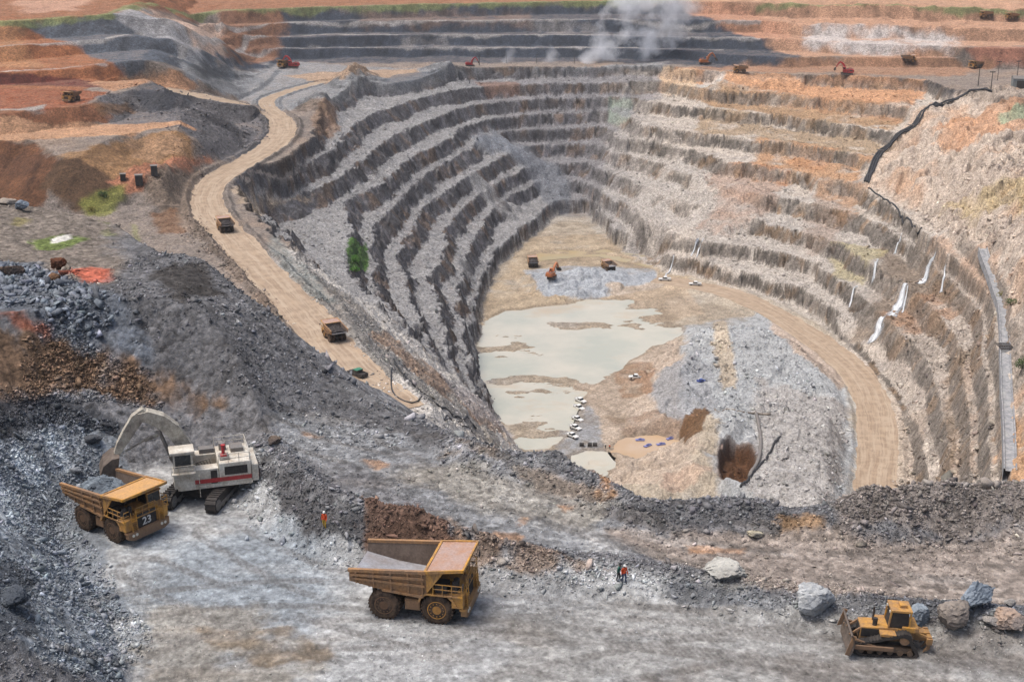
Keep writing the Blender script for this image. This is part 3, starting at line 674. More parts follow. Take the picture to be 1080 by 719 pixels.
# turbid water standing on the pit floor
def water_mat(name, c1, c2):
    k = N(name, .12, .5)
    c_ = k.mixc(k.rng(k.noise(.035, 5, .6), .35, .65, 0, 1), tuple(lc(c1)), tuple(lc(c2))); k.color(k.mixc(k.rng(k.noise(.022, 6, .68, stretch=(1, 1.6, 1)), .54, .70, 0, .7), c_, tuple(lc((192,170,140)))))
    k.bump(k.noise(.6, 3, .5), .02, .3)
    return k.m
M_W1 = water_mat('milky_water', (178,179,164), (200,193,176)); M_W2 = water_mat('muddy_water', (198,176,152), (188,156,116)); M_W3 = water_mat('silty_water', (188,164,120), (178,168,140))
for nm, (poly, dep), mt in zip(('lake_water', 'pond_water', 'sump_water', 'flood_water'), PONDS, (M_W1, M_W2, M_W1, M_W3)):
    me = bpy.data.meshes.new(nm); c0 = poly.mean(0)
    big = c0 + (poly - c0) * (1.22 if nm == 'lake_water' else 1.7 if nm == 'flood_water' else 1.5 if nm == 'pond_water' else 1.3)
    me.from_pydata([(p[0], p[1], ZFLOOR - .15 - .012 * len(nm)) for p in big], [], [list(range(len(big)))])
    me.materials.append(mt); w = bpy.data.objects.new(nm, me); C.objects.link(w); w['kind'] = 'structure'

# haul roads: a graded running surface laid on the ground
def road_mat():
    k = N('graded_road', .93, .1)
    uv = k.n('Attribute', attribute_name='along')
    sp = k.n('SeparateXYZ'); k.l(uv.outputs['Vector'], sp.inputs[0])
    mp = k.n('CombineXYZ'); wob = k.math('MULTIPLY', k.rng(k.noise(.05, 3, .6), 0, 1, -1, 1), 1.6); k.l(k.math('ADD', sp.outputs[0], wob), mp.inputs[0]); k.l(k.math('MULTIPLY', sp.outputs[1], .035), mp.inputs[1])
    t1 = k.noise(.55, 4, .6, mp.outputs[0]); t2 = k.noise(1.6, 3, .6, mp.outputs[0])
    n1 = k.noise(.25, 6, .65)
    c = k.mixc(k.rng(n1, .35, .65, 0, 1), tuple(lc((176,155,132))), tuple(lc((156,137,118))))
    c = k.mixc(k.rng(t1, .42, .6, 0, .6), c, tuple(lc((190,173,152))))
    c = k.mixc(k.rng(k.math('MULTIPLY', t2, k.rng(n1, .3, .6, .75, 1.2)), .5, .68, 0, .7), c, tuple(lc((146,126,106))))
    k.color(c); k.bump(k.math('ADD', t2, n1), .15, .5)
    return k.m
M_ROAD = road_mat()
def road(name, line, hw, nw=15, lift=.22):
    seg = np.r_[0, np.cumsum(np.hypot(*np.diff(line, axis=0).T))]
    s = np.arange(0, seg[-1], 1.5)
    cx = np.interp(s, seg, line[:, 0]); cy = np.interp(s, seg, line[:, 1])
    for _ in range(6):
        cx[1:-1] = (cx[:-2] + cx[1:-1] * 2 + cx[2:]) / 4; cy[1:-1] = (cy[:-2] + cy[1:-1] * 2 + cy[2:]) / 4
    tx = np.gradient(cx); ty = np.gradient(cy); l = np.hypot(tx, ty); nx, ny = -ty / l, tx / l
    o = np.linspace(-1, 1, nw)
    wl = hw * (1 + .10 * vnoise(s, s * 0, 22, 5)); wr = hw * (1 + .10 * vnoise(s, s * 0 + 9, 22, 6))
    wj = .6 * vnoise(s, s * 0, 4, 7)
    off = np.where(o[None] < 0, o[None] * (wl + wj)[:, None], o[None] * (wr + wj)[:, None])
    x = cx[:, None] + nx[:, None] * off; y = cy[:, None] + ny[:, None] * off
    z = height(x.ravel(), y.ravel()).reshape(x.shape)
    z = z + lift * (1 - o[None] ** 8) - .25 * (np.abs(o[None]) > .99) - .07 * np.exp(-((np.abs(o[None]) - .45) / .16) ** 2)
    nr, nc = x.shape
    a = (np.arange(nr - 1)[:, None] * nc + np.arange(nc - 1)[None]).ravel()
    f = np.stack((a, a + 1, a + nc + 1, a + nc), -1)
    me = bpy.data.meshes.new(name); me.from_pydata(np.stack((x, y, z), -1).reshape(-1, 3).tolist(), [], f.tolist())
    at = me.attributes.new('along', 'FLOAT_VECTOR', 'POINT')
    at.data.foreach_set('vector', np.stack((off, np.broadcast_to(s[:, None], off.shape), off * 0), -1).astype(np.float32).ravel())
    me.polygons.foreach_set('use_smooth', np.ones(len(f), bool)); me.materials.append(M_ROAD)
    ob = bpy.data.objects.new(name, me); C.objects.link(ob); ob['kind'] = 'structure'; return ob
road('left_haul_road', LROAD, LHW + .6); road('side_track', LBRANCH, LBHW); road('pit_ramp_road', RROAD, RHW + .6)
# ------------------------------------------------------------------ loose rock
def rock_shape(sub, seed, flat=.75):
    rr = random.Random(seed); bm = bmesh.new()
    bmesh.ops.create_icosphere(bm, subdivisions=sub, radius=1.0)
    cuts = []
    for _ in range(15 if sub > 1 else 4):
        n = Vector((rr.gauss(0, 1), rr.gauss(0, 1), rr.gauss(0, 1))).normalized(); cuts.append((n, rr.uniform(.5, .85)))
    sx, sy, sz = rr.uniform(.75, 1.35), rr.uniform(.7, 1.0), rr.uniform(.5, flat)
    for v in bm.verts:
        for n, d in cuts:
            e = v.co.dot(n) - d
            if e > 0: v.co -= n * e
        v.co += Vector((rr.gauss(0, 1), rr.gauss(0, 1), rr.gauss(0, 1))) * (.10 if sub < 2 else .035)
        v.co.x *= sx; v.co.y *= sy; v.co.z *= sz
    bm.verts.index_update()
    V = np.array([v.co[:] for v in bm.verts]); F = np.array([[v.index for v in f.verts] for f in bm.faces])
    bm.free(); return V, F
def shard(seed):
    rr = random.Random(seed); bm = bmesh.new(); sx, sy, sz = rr.uniform(.8, 1.4), rr.uniform(.6, 1.0), rr.uniform(.45, .8)
    for _ in range(rr.randint(7, 10)):
        d = Vector((rr.gauss(0, 1), rr.gauss(0, 1), rr.gauss(0, 1))).normalized() * rr.uniform(.6, 1.2)
        bm.verts.new((d.x * sx, d.y * sy, d.z * sz))
    h = bmesh.ops.convex_hull(bm, input=bm.verts[:])
    bmesh.ops.delete(bm, geom=list({v for v in h['geom_interior'] if isinstance(v, bmesh.types.BMVert)}), context='VERTS')
    bmesh.ops.triangulate(bm, faces=bm.faces[:]); bm.verts.index_update()
    V = np.array([v.co[:] for v in bm.verts]); F = np.array([[v.index for v in f.verts] for f in bm.faces]); bm.free(); return V, F
SHAPES = [shard(40 + i) for i in range(12)]
def sample_grid(A, x, y):
    th = np.arctan2(x, y); r = np.hypot(x, y)
    j = np.clip(np.searchsorted(TH, th), 0, len(TH) - 1); i = np.clip(np.searchsorted(RR, r), 0, len(RR) - 1)
    return A[i, j]
def rock_mat():
    k = N('loose_rock', .9, .2)
    at = k.n('Attribute', attribute_name='soil')
    n = k.noise(2.2, 5, .7)
    k.color(k.scale(at.outputs['Color'], k.rng(n, .3, .7, .72, 1.3))); k.bump(k.noise(3.5, 5, .7), .12, .7)
    return k.m
M_ROCK = rock_mat()
def rubble(name, x, y, s, tint=(1, 1, 1), var=.3, sink=.25, bright=1.08, color=None):
    n = len(x); z = height(x, y); col = sample_grid(COL, x, y) if color is None else np.tile(lc(color), (n, 1))
    col = np.clip(col * np.array(tint) * bright * np.exp(RNG.normal(0, var, (n, 1))) * (1 + RNG.normal(0, .018, (n, 3))), .012, .8)
    which = RNG.integers(0, len(SHAPES), n)
    VV, FF, CC = [], [], []; off = 0
    for w in range(len(SHAPES)):
        ii = np.nonzero(which == w)[0]
        if not len(ii): continue
        V, F = SHAPES[w]
        ax = RNG.uniform(0, 2 * np.pi, len(ii)); tl = RNG.normal(0, .5, len(ii)); tm = RNG.normal(0, .5, len(ii))
        ca, sa, ct, st, cm, sm = np.cos(ax), np.sin(ax), np.cos(tl), np.sin(tl), np.cos(tm), np.sin(tm)
        vx, vy, vz = V[:, 0][None], V[:, 1][None], V[:, 2][None]
        y1 = vy * ct[:, None] - vz * st[:, None]; z1 = vy * st[:, None] + vz * ct[:, None]
        x1 = vx * cm[:, None] + z1 * sm[:, None]; z2 = -vx * sm[:, None] + z1 * cm[:, None]
        x2 = x1 * ca[:, None] - y1 * sa[:, None]; y2 = x1 * sa[:, None] + y1 * ca[:, None]
        q = s[ii][:, None]
        P3 = np.stack((x2 * q + x[ii][:, None], y2 * q + y[ii][:, None], z2 * q + z[ii][:, None] + q * (.45 - sink)), -1)
        VV.append(P3.reshape(-1, 3)); CC.append(np.repeat(col[ii], len(V), 0))
        FF.append((F[None] + (np.arange(len(ii)) * len(V))[:, None, None] + off).reshape(-1, 3)); off += len(ii) * len(V)
    VV = np.concatenate(VV); FF = np.concatenate(FF); CC = np.concatenate(CC)
    me = bpy.data.meshes.new(name)
    me.vertices.add(len(VV)); me.vertices.foreach_set('co', VV.astype(np.float32).ravel())
    me.loops.add(FF.size); me.loops.foreach_set('vertex_index', FF.astype(np.int32).ravel())
    me.polygons.add(len(FF)); me.polygons.foreach_set('loop_start', np.arange(0, FF.size, 3, dtype=np.int32)); me.polygons.foreach_set('loop_total', np.full(len(FF), 3, np.int32))
    me.update(calc_edges=True)
    a = me.attributes.new('soil', 'FLOAT_COLOR', 'POINT'); a.data.foreach_set('color', np.concatenate((CC, np.ones((len(CC), 1))), 1).astype(np.float32).ravel())
    me.materials.append(M_ROCK)
    o = bpy.data.objects.new(name, me); C.objects.link(o); o['kind'] = 'stuff'; o['label'] = name.replace('_', ' ') + ' lying on the ground'
    return o
def sizes(n, med, sig, lo, hi): return np.clip(med * np.exp(RNG.normal(0, sig, n)), lo, hi)
def scatter(pts, n, feather=2):
    q = hits(pts); lo, hi = q.min(0), q.max(0); out = []
    while sum(len(o) for o in out) < n:
        p = RNG.uniform(lo, hi, (n * 3, 2)); d = sdf(q, p[:, 0], p[:, 1]) + 2.5 * fbm(p[:, 0], p[:, 1], 6, 2, 77)
        dens = fbm(p[:, 0], p[:, 1], 9, 3, 78) * 1.3 + .6
        out.append(p[(d > 0) & (RNG.uniform(0, 1, len(p)) < dens)])
    p = np.concatenate(out)[:n]; return p[:, 0], p[:, 1]
def cat(*a):
    return np.concatenate([q[0] for q in a]), np.concatenate([q[1] for q in a])
x, y = scatter([(-30,425),(60,432),(125,470),(120,510),(90,545),(110,600),(132,680),(140,735),(-40,735)], 17000)
rubble('blasted_rock_rubble', x, y, sizes(len(x), .115, .55, .05, .9), bright=1.02, var=.25)
x, y = cat(scatter([(150,262),(205,268),(300,347),(345,394),(420,427),(470,462),(400,472),(330,452),(262,424),(190,412),(120,360),(60,310)], 17000), scatter([(-30,405),(60,425),(135,440),(130,468),(60,455),(-30,445)], 1500))
rubble('dark_rock_rubble', x, y, sizes(len(x), .13, .55, .05, .9), bright=1.22, var=.38)
x, y = scatter([(-30,270),(50,282),(120,318),(150,360),(90,350),(40,330),(-30,330)], 2600)
rubble('grey_boulder_rubble', x, y, sizes(len(x), .27, .55, .1, 1.3), bright=1.2)
x, y = scatter([(-30,330),(60,345),(190,388),(255,430),(222,445),(150,440),(60,425),(-30,420)], 9000)
rubble('brown_rock_rubble', x, y, sizes(len(x), .125, .5, .05, .7), var=.36, bright=1.15)
x, y = scatter([(-30,215),(60,212),(150,225),(165,265),(100,300),(-30,285)], 900)
rubble('scattered_stone_rubble', x, y, sizes(len(x), .22, .6, .08, 1.4), bright=1.05)
bx, by, bs = [], [], []
for (line, hh, bw), num in zip(BERMS, (15000, 6000, 9500, 3000)):
    t = RNG.uniform(0, len(line) - 1, num); i = np.minimum(t.astype(int), len(line) - 2); f = (t - i)[:, None]
    p = line[i] * (1 - f) + line[i + 1] * f
    h = np.interp(t, np.arange(len(hh)), hh)
    p = p + RNG.normal(0, 1, (num, 2)) * (bw * .55 * (h / hh.max()) ** .5)[:, None]
    bx.append(p[:, 0]); by.append(p[:, 1]); bs.append(sizes(num, .115, .55, .05, .8) * (.75 + .25 * h / 3))
rubble('berm_rubble', np.concatenate(bx), np.concatenate(by), np.concatenate(bs), var=.3, bright=1.0)
x, y = scatter([(120,560),(300,560),(420,595),(700,620),(1100,680),(1100,735),(140,735)], 14000)
rubble('bench_gravel', x, y, sizes(len(x), .042, .5, .02, .2), bright=1.0, var=.34)
x, y = scatter([(285,445),(420,462),(560,500),(700,556),(1100,560),(1100,645),(900,645),(640,600),(480,560),(380,520)], 9000)
rubble('road_gravel', x, y, sizes(len(x), .055, .55, .025, .35), bright=1.05)
x, y = scatter([(290,265),(350,300),(450,395),(545,468),(500,480),(430,440),(395,395),(345,335)], 9000)
rubble('spill_slope_rubble', x, y, sizes(len(x), .3, .45, .15, 1.1), bright=1.15)
x, y = scatter([(735,345),(810,345),(880,405),(897,450),(893,525),(800,525),(760,490),(725,440),(720,390)], 6500)
rubble('pit_floor_rubble', x, y, sizes(len(x), .40, .6, .15, 2.2), bright=1.12)
x, y = cat(scatter([(180,110),(285,110),(290,145),(235,165),(205,210),(160,210),(170,175)], 1500), scatter([(205,215),(235,262),(310,335),(380,405),(350,400),(265,310),(190,250)], 1500), scatter([(90,100),(230,100),(230,130),(110,130)], 900))
rubble('waste_rock_rubble', x, y, sizes(len(x), .42, .5, .2, 1.8), bright=1.12)
x, y = cat(scatter([(930,300),(1000,275),(1055,320),(1060,515),(965,515),(950,440)], 2600), scatter([(1000,200),(1078,150),(1078,420),(1065,330),(1040,280),(960,215)], 1600))
rubble('wall_rock_rubble', x, y, sizes(len(x), .55, .55, .25, 2.2), bright=1.0, var=.28)
_m = (INPIT > .9) & (FLOOR < .2) & (FACE < .3) & (FG < .5) & (SPL < .4)
_c = np.argwhere(_m); _wt = (RG[_m]) ** 2.0; _wt /= _wt.sum()
_pick = _c[RNG.choice(len(_c), 13000, p=_wt)]
x = X[_pick[:, 0], _pick[:, 1]] + RNG.normal(0, .5, len(_pick)); y = Y[_pick[:, 0], _pick[:, 1]] + RNG.normal(0, .5, len(_pick))
rubble('bench_talus_rubble', x, y, sizes(len(x), .42, .5, .2, 1.9), bright=.96, var=.2)
# ------------------------------------------------------------------ mesh builder and tagging
class MB:
    def __init__(s): s.v = []; s.f = []; s.mi = []; s.cur = 0
    def add(s, vs, fs):
        b = len(s.v); s.v += [tuple(q) for q in vs]; s.f += [[b + i for i in f] for f in fs]; s.mi += [s.cur] * len(fs); return s
    def mat(s, i): s.cur = i; return s
    def box(s, x0, x1, y0, y1, z0, z1, taper=None):
        a = [(x0,y0,z0),(x1,y0,z0),(x1,y1,z0),(x0,y1,z0),(x0,y0,z1),(x1,y0,z1),(x1,y1,z1),(x0,y1,z1)]
        if taper:
            cx, cy = (x0+x1)/2, (y0+y1)/2
            a = a[:4] + [(cx+(p[0]-cx)*taper, cy+(p[1]-cy)*taper, p[2]) for p in a[4:]]
        return s.add(a, [(0,3,2,1),(4,5,6,7),(0,1,5,4),(1,2,6,5),(2,3,7,6),(3,0,4,7)])
    def prism(s, pts, a, b, ax='y'):
        """closed outline of (p, q) pairs extruded along ax from a to b"""
        n = len(pts)
        def put(p, t): return (p[0], t, p[1]) if ax == 'y' else (t, p[0], p[1]) if ax == 'x' else (p[0], p[1], t)
        vs = [put(p, a) for p in pts] + [put(p, b) for p in pts]
        return s.add(vs, [list(range(n))[::-1], list(range(n, 2*n))] + [(i, (i+1) % n, n + (i+1) % n, n + i) for i in range(n)])
    def bar(s, p, q, w, h=None, up=(0,0,1)):
        p, q = Vector(p), Vector(q); d = (q - p).normalized(); h = h or w
        u = Vector(up); sd = d.cross(u)
        if sd.length < 1e-3: sd = d.cross(Vector((1,0,0)))
        sd.normalize(); u = sd.cross(d).normalized(); a, b = sd * w/2, u * h/2
        vs = [p-a-b, p+a-b, p+a+b, p-a+b, q-a-b, q+a-b, q+a+b, q-a+b]
        return s.add(vs, [(0,3,2,1),(4,5,6,7),(0,1,5,4),(1,2,6,5),(2,3,7,6),(3,0,4,7)])
    def tube(s, pts, r, n=8, cap=True):
        pts = [Vector(p) for p in pts]; rs = r if isinstance(r, (list, tuple)) else [r] * len(pts)
        rings = []
        for i, p in enumerate(pts):
            d = (pts[min(i+1, len(pts)-1)] - pts[max(i-1, 0)]).normalized()
            a = d.cross(Vector((0,0,1)))
            if a.length < 1e-3: a = d.cross(Vector((0,1,0)))
            a.normalize(); b = a.cross(d)
            rings += [p + (a * math.cos(2*math.pi*k/n) + b * math.sin(2*math.pi*k/n)) * rs[i] for k in range(n)]
        fs = [(i*n+k, i*n+(k+1) % n, (i+1)*n+(k+1) % n, (i+1)*n+k) for i in range(len(pts)-1) for k in range(n)]
        if cap: fs += [list(range(n))[::-1], [(len(pts)-1)*n+k for k in range(n)]]
        return s.add(rings, fs)
    def lathe(s, prof, c, n=24, ax='y'):
        """(along, radius) profile turned about axis ax through c"""
        vs = []
        for t, r in prof:
            for k in range(n):
                a = 2*math.pi*k/n; ca, sa = math.cos(a)*r, math.sin(a)*r
                vs.append((c[0]+ca, c[1]+t, c[2]+sa) if ax == 'y' else (c[0]+t, c[1]+ca, c[2]+sa) if ax == 'x' else (c[0]+ca, c[1]+sa, c[2]+t))
        m = len(prof)
        fs = [(i*n+k, i*n+(k+1) % n, (i+1)*n+(k+1) % n, (i+1)*n+k) for i in range(m-1) for k in range(n)]
        fs += [list(range(n))[::-1], [(m-1)*n+k for k in range(n)]]
        return s.add(vs, fs)
    def build(s, name, mats, parent=None, loc=(0,0,0), bevel=0):
        me = bpy.data.meshes.new(name); me.from_pydata(s.v, [], s.f)
        bm = bmesh.new(); bm.from_mesh(me); bmesh.ops.recalc_face_normals(bm, faces=bm.faces[:])
        bm.to_mesh(me); bm.free()
        if not isinstance(mats, (list, tuple)): mats = [mats]
        for m in mats: me.materials.append(m)
        if len(mats) > 1: me.polygons.foreach_set('material_index', s.mi)
        o = bpy.data.objects.new(name, me); C.objects.link(o); o.parent = parent; o.location = loc
        if bevel:
            md = o.modifiers.new('edge', 'BEVEL'); md.width = bevel; md.segments = 2; md.limit_method = 'ANGLE'
        return o
def tag(o, label, cat, group=None):
    o['label'] = label; o['category'] = cat
    if group: o['group'] = group
    return o
def thing(name, label, cat, loc=(0,0,0), rz=0, group=None, scale=1):
    o = bpy.data.objects.new(name, None); C.objects.link(o); o.empty_display_size = .5
    o.location = tuple(float(q) for q in loc); o.rotation_euler = (0, 0, rz); o.scale = (scale,)*3
    return tag(o, label, cat, group)
def dup(root, loc, rz, label, group=None, scale=1, skip=()):
    r = root.copy(); C.objects.link(r); r.location = tuple(float(q) for q in loc); r.rotation_euler = (0, 0, rz); r.scale = (scale,)*3
    r['label'] = label
    if group: r['group'] = group
    elif 'group' in r: del r['group']
    for ch in list(root.children):
        if ch.name.split('.')[0] in skip: continue
        c = ch.copy(); C.objects.link(c); c.parent = r
        for g in ch.children:
            d = g.copy(); C.objects.link(d); d.parent = c
    return r
def paint(name, c, dust=(150,128,106), amt=.45, rough=.5, spec=.4, scale=.9, metal=0, mud=None):
    k = N(name, rough, spec); k.b.inputs['Metallic'].default_value = metal
    n = k.noise(scale, 5, .65); n2 = k.noise(scale * 6, 4, .7); n3 = k.noise(scale * 2.0, 4, .6, stretch=(1, 1, .3))
    f = k.math('MULTIPLY', k.rng(k.math('ADD', n, k.math('MULTIPLY', n3, .6)), .62, 1.0, 0, 1), amt * 1.6)
    f = k.math('MINIMUM', f, .95)
    col = k.mixc(f, tuple(lc(c)), tuple(lc(dust)))
    col = k.scale(col, k.rng(n2, .3, .7, .72, 1.18))
    if mud:
        sx = k.n('SeparateXYZ'); k.l(k.tc.outputs['Object'], sx.inputs[0]); zz = k.math('ADD', sx.outputs[2], k.math('MULTIPLY', n, 2.6))
        col = k.mixc(k.rng(zz, mud + .9, mud + 2.1, .85, 0), col, tuple(lc((122,100,82))))
        st = k.noise(3.0, 4, .7, stretch=(1, 1, .18)); col = k.mixc(k.rng(st, .56, .72, 0, .55), col, tuple(lc((96,74,56))))
    k.color(col); k.l(k.rng(f, 0, 1, rough, .92), k.b.inputs['Roughness']); k.bump(n2, .01, .4)
    return k.m
M_YEL = paint('yellow_paint', (216,158,62), (166,130,92), .78, mud=1.3)
M_YTAN = paint('dusty_body_paint', (172,130,88), (146,118,94), .75, .7, mud=1.2)
M_BED = paint('worn_steel_bed', (164,166,172), (128,112,100), .35, .45, .5, .5)
M_BEDW = paint('stained_steel_wall', (128,112,100), (98,84,74), .6, .6)
M_CAN = paint('rusty_canopy', (176,152,142), (176,128,92), .45, .6)
M_TAN = paint('tan_canopy', (208,160,98), (190,152,112), .6, .6)
M_TYRE = paint('dusty_tyre', (58,52,48), (110,92,78), .6, .9, .1, 1.5)
M_RIMB = paint('brown_rim', (120,90,66), (96,76,60), .6, .8)
M_RIMY = paint('yellow_rim', (200,146,60), (140,104,70), .5, .6)
M_DARK = paint('dark_steel', (44,42,42), (84,76,70), .4, .6)
M_GREY = paint('grey_steel', (120,118,116), (140,128,116), .4, .55)
M_GLASS = paint('dark_glass', (22,28,32), (60,62,62), .2, .12, .6)
M_WHITE = paint('off_white_paint', (224,220,208), (168,152,132), .5, .5)
M_CREAM = paint('dirty_boom_paint', (206,200,184), (120,112,104), .6, .6)
M_RED = paint('red_paint', (190,44,52), (140,90,80), .35, .5)
M_ORG = paint('orange_paint', (208,122,66), (150,104,78), .4, .5)
M_LAMP = paint('lamp_lens', (225,222,210), (190,180,165), .2, .2, .6)
M_TEXT = paint('white_lettering', (226,224,218), (170,165,158), .3, .6)
M_GREEN = paint('green_paint', (40,130,100), (96,110,96), .3, .5)
M_BLUE = paint('blue_paint', (52,82,170), (96,104,140), .3, .5)
M_RUB = paint('black_rubber', (36,38,44), (84,84,84), .35, .7)
def heading(a, b): return math.atan2(b[1] - a[1], b[0] - a[0])
# ------------------------------------------------------------------ haul truck: +x forward, origin on the ground under the middle
def wheel(parent, x, y, r, w, mt, mr, side, lugs=26, dish=True):
    b = MB(); h = w / 2
    b.lathe([(-h, r*.58), (-h, r*.80), (-h*.8, r*.95), (-h*.5, r), (h*.5, r), (h*.8, r*.95), (h, r*.80), (h, r*.58)], (0,0,0), 30)
    for k in range(lugs):
        a = 2*math.pi*k/lugs
        for sgn in (-1, 1):
            aa = a + (.5*2*math.pi/lugs if sgn > 0 else 0); c, s = math.cos(aa), math.sin(aa)
            b.bar((c*r*1.0, sgn*h*.15, s*r*1.0), (c*r*.985, sgn*h*.93, s*r*.985), r*.10, r*.075, up=(c, 0, s))
    o = b.build('wheel', mt, parent, (x, y, r))
    q = MB(); e = side * h
    q.lathe([(-h*.9*side, r*.57), (e*1.01, r*.60), (e*1.03, r*.55), (e*.72, r*.50), (e*.70, r*.30), (e*1.02, r*.28), (e*1.06, r*.16), (e*1.06, .02)], (0,0,0), 24)
    for k in range(12):
        a = 2*math.pi*k/12; q.lathe([(e*.9, .05), (e*1.05, .045)], (math.cos(a)*r*.43, 0, math.sin(a)*r*.43), 6)
    q.build('rim', mr, o)
    return o
def make_truck(label, group, mcan, mdeck, mrimf, mrimr, number=None):
    t = thing('haul_truck', label, 'haul truck', group=group)
    # chassis
    b = MB()
    for s in (-1, 1):
        b.prism([(-3.6,1.55),(-3.6,2.05),(0.8,2.0),(4.3,1.75),(4.3,1.15),(1.0,1.25),(-2.6,1.25)], s*.62, s*1.0)
    for x_ in (-3.3, -.4, 1.1, 3.9): b.box(x_-.18, x_+.18, -.95, .95, 1.3, 1.75)
    b.lathe([(-1.75,.42),(-.7,.5),(-.55,.72),(.55,.72),(.7,.5),(1.75,.42)], (-2.1,0,1.35), 16)
    b.lathe([(-1.75,.26),(1.75,.26)], (2.45,0,1.3), 12)
    b.bar((-3.4,.75,1.6),(-2.2,1.0,1.4),.22); b.bar((-3.4,-.75,1.6),(-2.2,-1.0,1.4),.22)
    b.build('chassis', M_DARK, t)
    for s in (-1, 1):
        wheel(t, 2.45, s*2.15, 1.36, .86, M_TYRE, mrimf, s)
        wheel(t, -2.1, s*2.28, 1.36, .80, M_TYRE, mrimr, s)
        wheel(t, -2.1, s*1.36, 1.36, .80, M_TYRE, mrimr, s)
    # tanks between the axles, ladders of hoses
    for s in (-1, 1):
        b = MB(); b.box(-.35, .95, s*1.15, s*2.35, 1.05, 2.05); b.box(-.28, .88, s*2.35, s*2.40, 1.15, 1.95)
        b.tube([(.3, s*1.9, 2.05), (.3, s*1.9, 2.18)], .12)
        b.build('tank', M_YTAN, t)
        b = MB(); b.tube([(.55, s*1.05, 1.5), (-.1, s*1.05, 2.15)], [.17, .17], 10); b.tube([(-.1, s*1.05, 2.15), (-.4, s*1.05, 2.62)], .11, 10)
        b.build('hoist_cylinder', M_GREY, t)
        b = MB(); b.tube([(2.2, s*1.1, 1.5), (2.2, s*1.25, 2.7)], .19, 10); b.build('suspension_strut', M_DARK, t)
    # dump body: floor, walls, front wall
    fl = [(-5.05, 3.22), (-2.2, 2.62), (1.25, 2.28)]
    b = MB()
    def Wd(x): return 2.42 + .08 * (x + 5) / 6
    th = .14
    for (xa, za), (xb, zb) in zip(fl[:-1], fl[1:]):
        b.add([(xa,-2.45,za),(xb,-2.45,zb),(xb,2.45,zb),(xa,2.45,za),(xa,-2.45,za-th),(xb,-2.45,zb-th),(xb,2.45,zb-th),(xa,2.45,za-th)], [(0,1,2,3),(7,6,5,4),(0,4,5,1),(1,5,6,2),(2,6,7,3),(3,7,4,0)])
    for s in (-1, 1):       # rails under the floor
        b.prism([(-4.6,3.0),(-2.2,2.46),(1.2,2.12),(1.2,1.95),(-2.4,2.2),(-4.3,2.75)], s*.5, s*.85)
    for x_ in (-4.2,-3.4,-2.6,-1.8,-1.0,-.2,.6):
        z_ = np.interp(x_, [p[0] for p in fl], [p[1] for p in fl]); b.box(x_-.09, x_+.09, -2.42, 2.42, z_-.36, z_-.15)
    body = b.build('dump_body', M_BED, t, (0,0,.3))
    top = [(-5.0, 4.12), (-3.0, 4.22), (1.55, 4.62)]
    for s in (-1, 1):
        b = MB(); b.mat(0)
        i0 = [(fl[0][0], fl[0][1]), (fl[1][0], fl[1][1]), (fl[2][0], fl[2][1])]
        out = [(-5.05,3.05)] + [(-2.2,2.48),(1.25,2.14),(1.62,2.7),(1.62,4.6)] + [(-3.0,4.22),(-5.0,4.12)]
        def wy(z): return 2.44 + .10 * (z - 2.2)
        for inner in (0, 1):
            pass
        n = len(out); A = [(x_, s*wy(z_), z_) for x_, z_ in out]; B = [(x_, s*(wy(z_)+.13), z_) for x_, z_ in out]
        b.mat(1); b.add(A, [list(range(n))])
        b.mat(0); b.add(B, [list(range(n))]); 
        b.add(A + B, [(i, (i+1) % n, n+(i+1) % n, n+i) for i in range(n)])
        # top rail and long horizontal ribs
        b.bar((-5.08, s*(wy(4.1)+.10), 4.10), (1.62, s*(wy(4.6)+.10), 4.60), .30, .26)
        for q, (za, zb) in enumerate(((3.72,3.98),(3.40,3.30))):
            b.bar((-4.9+.15*q, s*(wy(za)+.2), za), (1.5, s*(wy(zb)+.2), zb), .2, .2)
        b.bar((-2.2, s*(wy(2.6)+.18), 2.55), (1.3, s*(wy(2.3)+.18), 2.25), .2, .22)
        for x_ in (-4.4, -2.9, -1.4, .1, 1.3):
            zb = np.interp(x_, [p[0] for p in fl], [p[1] for p in fl]); zt = np.interp(x_, [p[0] for p in top], [p[1] for p in top])
            b.bar((x_, s*(wy(zb)+.19), zb-.1), (x_, s*(wy(zt)+.19), zt-.1), .16, .14, up=(1,0,0))
        b.build('side_wall', [M_YTAN, M_BEDW], t, (0,0,.3))
    b = MB(); b.add([(1.25,-2.45,2.28),(1.25,2.45,2.28),(1.6,2.66,4.62),(1.6,-2.66,4.62)], [(0,1,2,3)])
    b.add([(1.40,-2.45,2.25),(1.40,2.45,2.25),(1.75,2.66,4.62),(1.75,-2.66,4.62)], [(3,2,1,0)])
    for y_ in (-2, -1, 0, 1, 2): b.bar((1.47, y_, 2.3), (1.82, y_, 4.6), .2, .16, up=(1,0,0))
    b.build('front_wall', M_BEDW, t, (0,0,.3))
    b = MB(); b.mat(0)
    b.add([(1.55,-2.85,4.60),(4.75,-2.7,5.02),(4.75,2.7,5.02),(1.55,2.85,4.60),(1.55,-2.85,4.74),(4.75,-2.7,5.12),(4.75,2.7,5.12),(1.55,2.85,4.74)], [(0,3,2,1),(4,5,6,7),(0,1,5,4),(1,2,6,5),(2,3,7,6),(3,0,4,7)])
    b.mat(1)
    for s in (-1, 1):
        b.bar((1.5, s*2.84, 4.72), (4.8, s*2.69, 5.10), .16, .26)
        b.prism([(1.62,4.56),(3.1,4.74),(1.66,2.75)], s*2.62, s*2.74)
    b.bar((4.76,-2.72,5.08), (4.76,2.72,5.08), .16, .26); b.bar((1.55,-2.85,4.72),(1.55,2.85,4.72), .2, .22)
    b.build('canopy', [mcan, M_YEL], t, (0,0,.2))
    # superstructure
    b = MB()
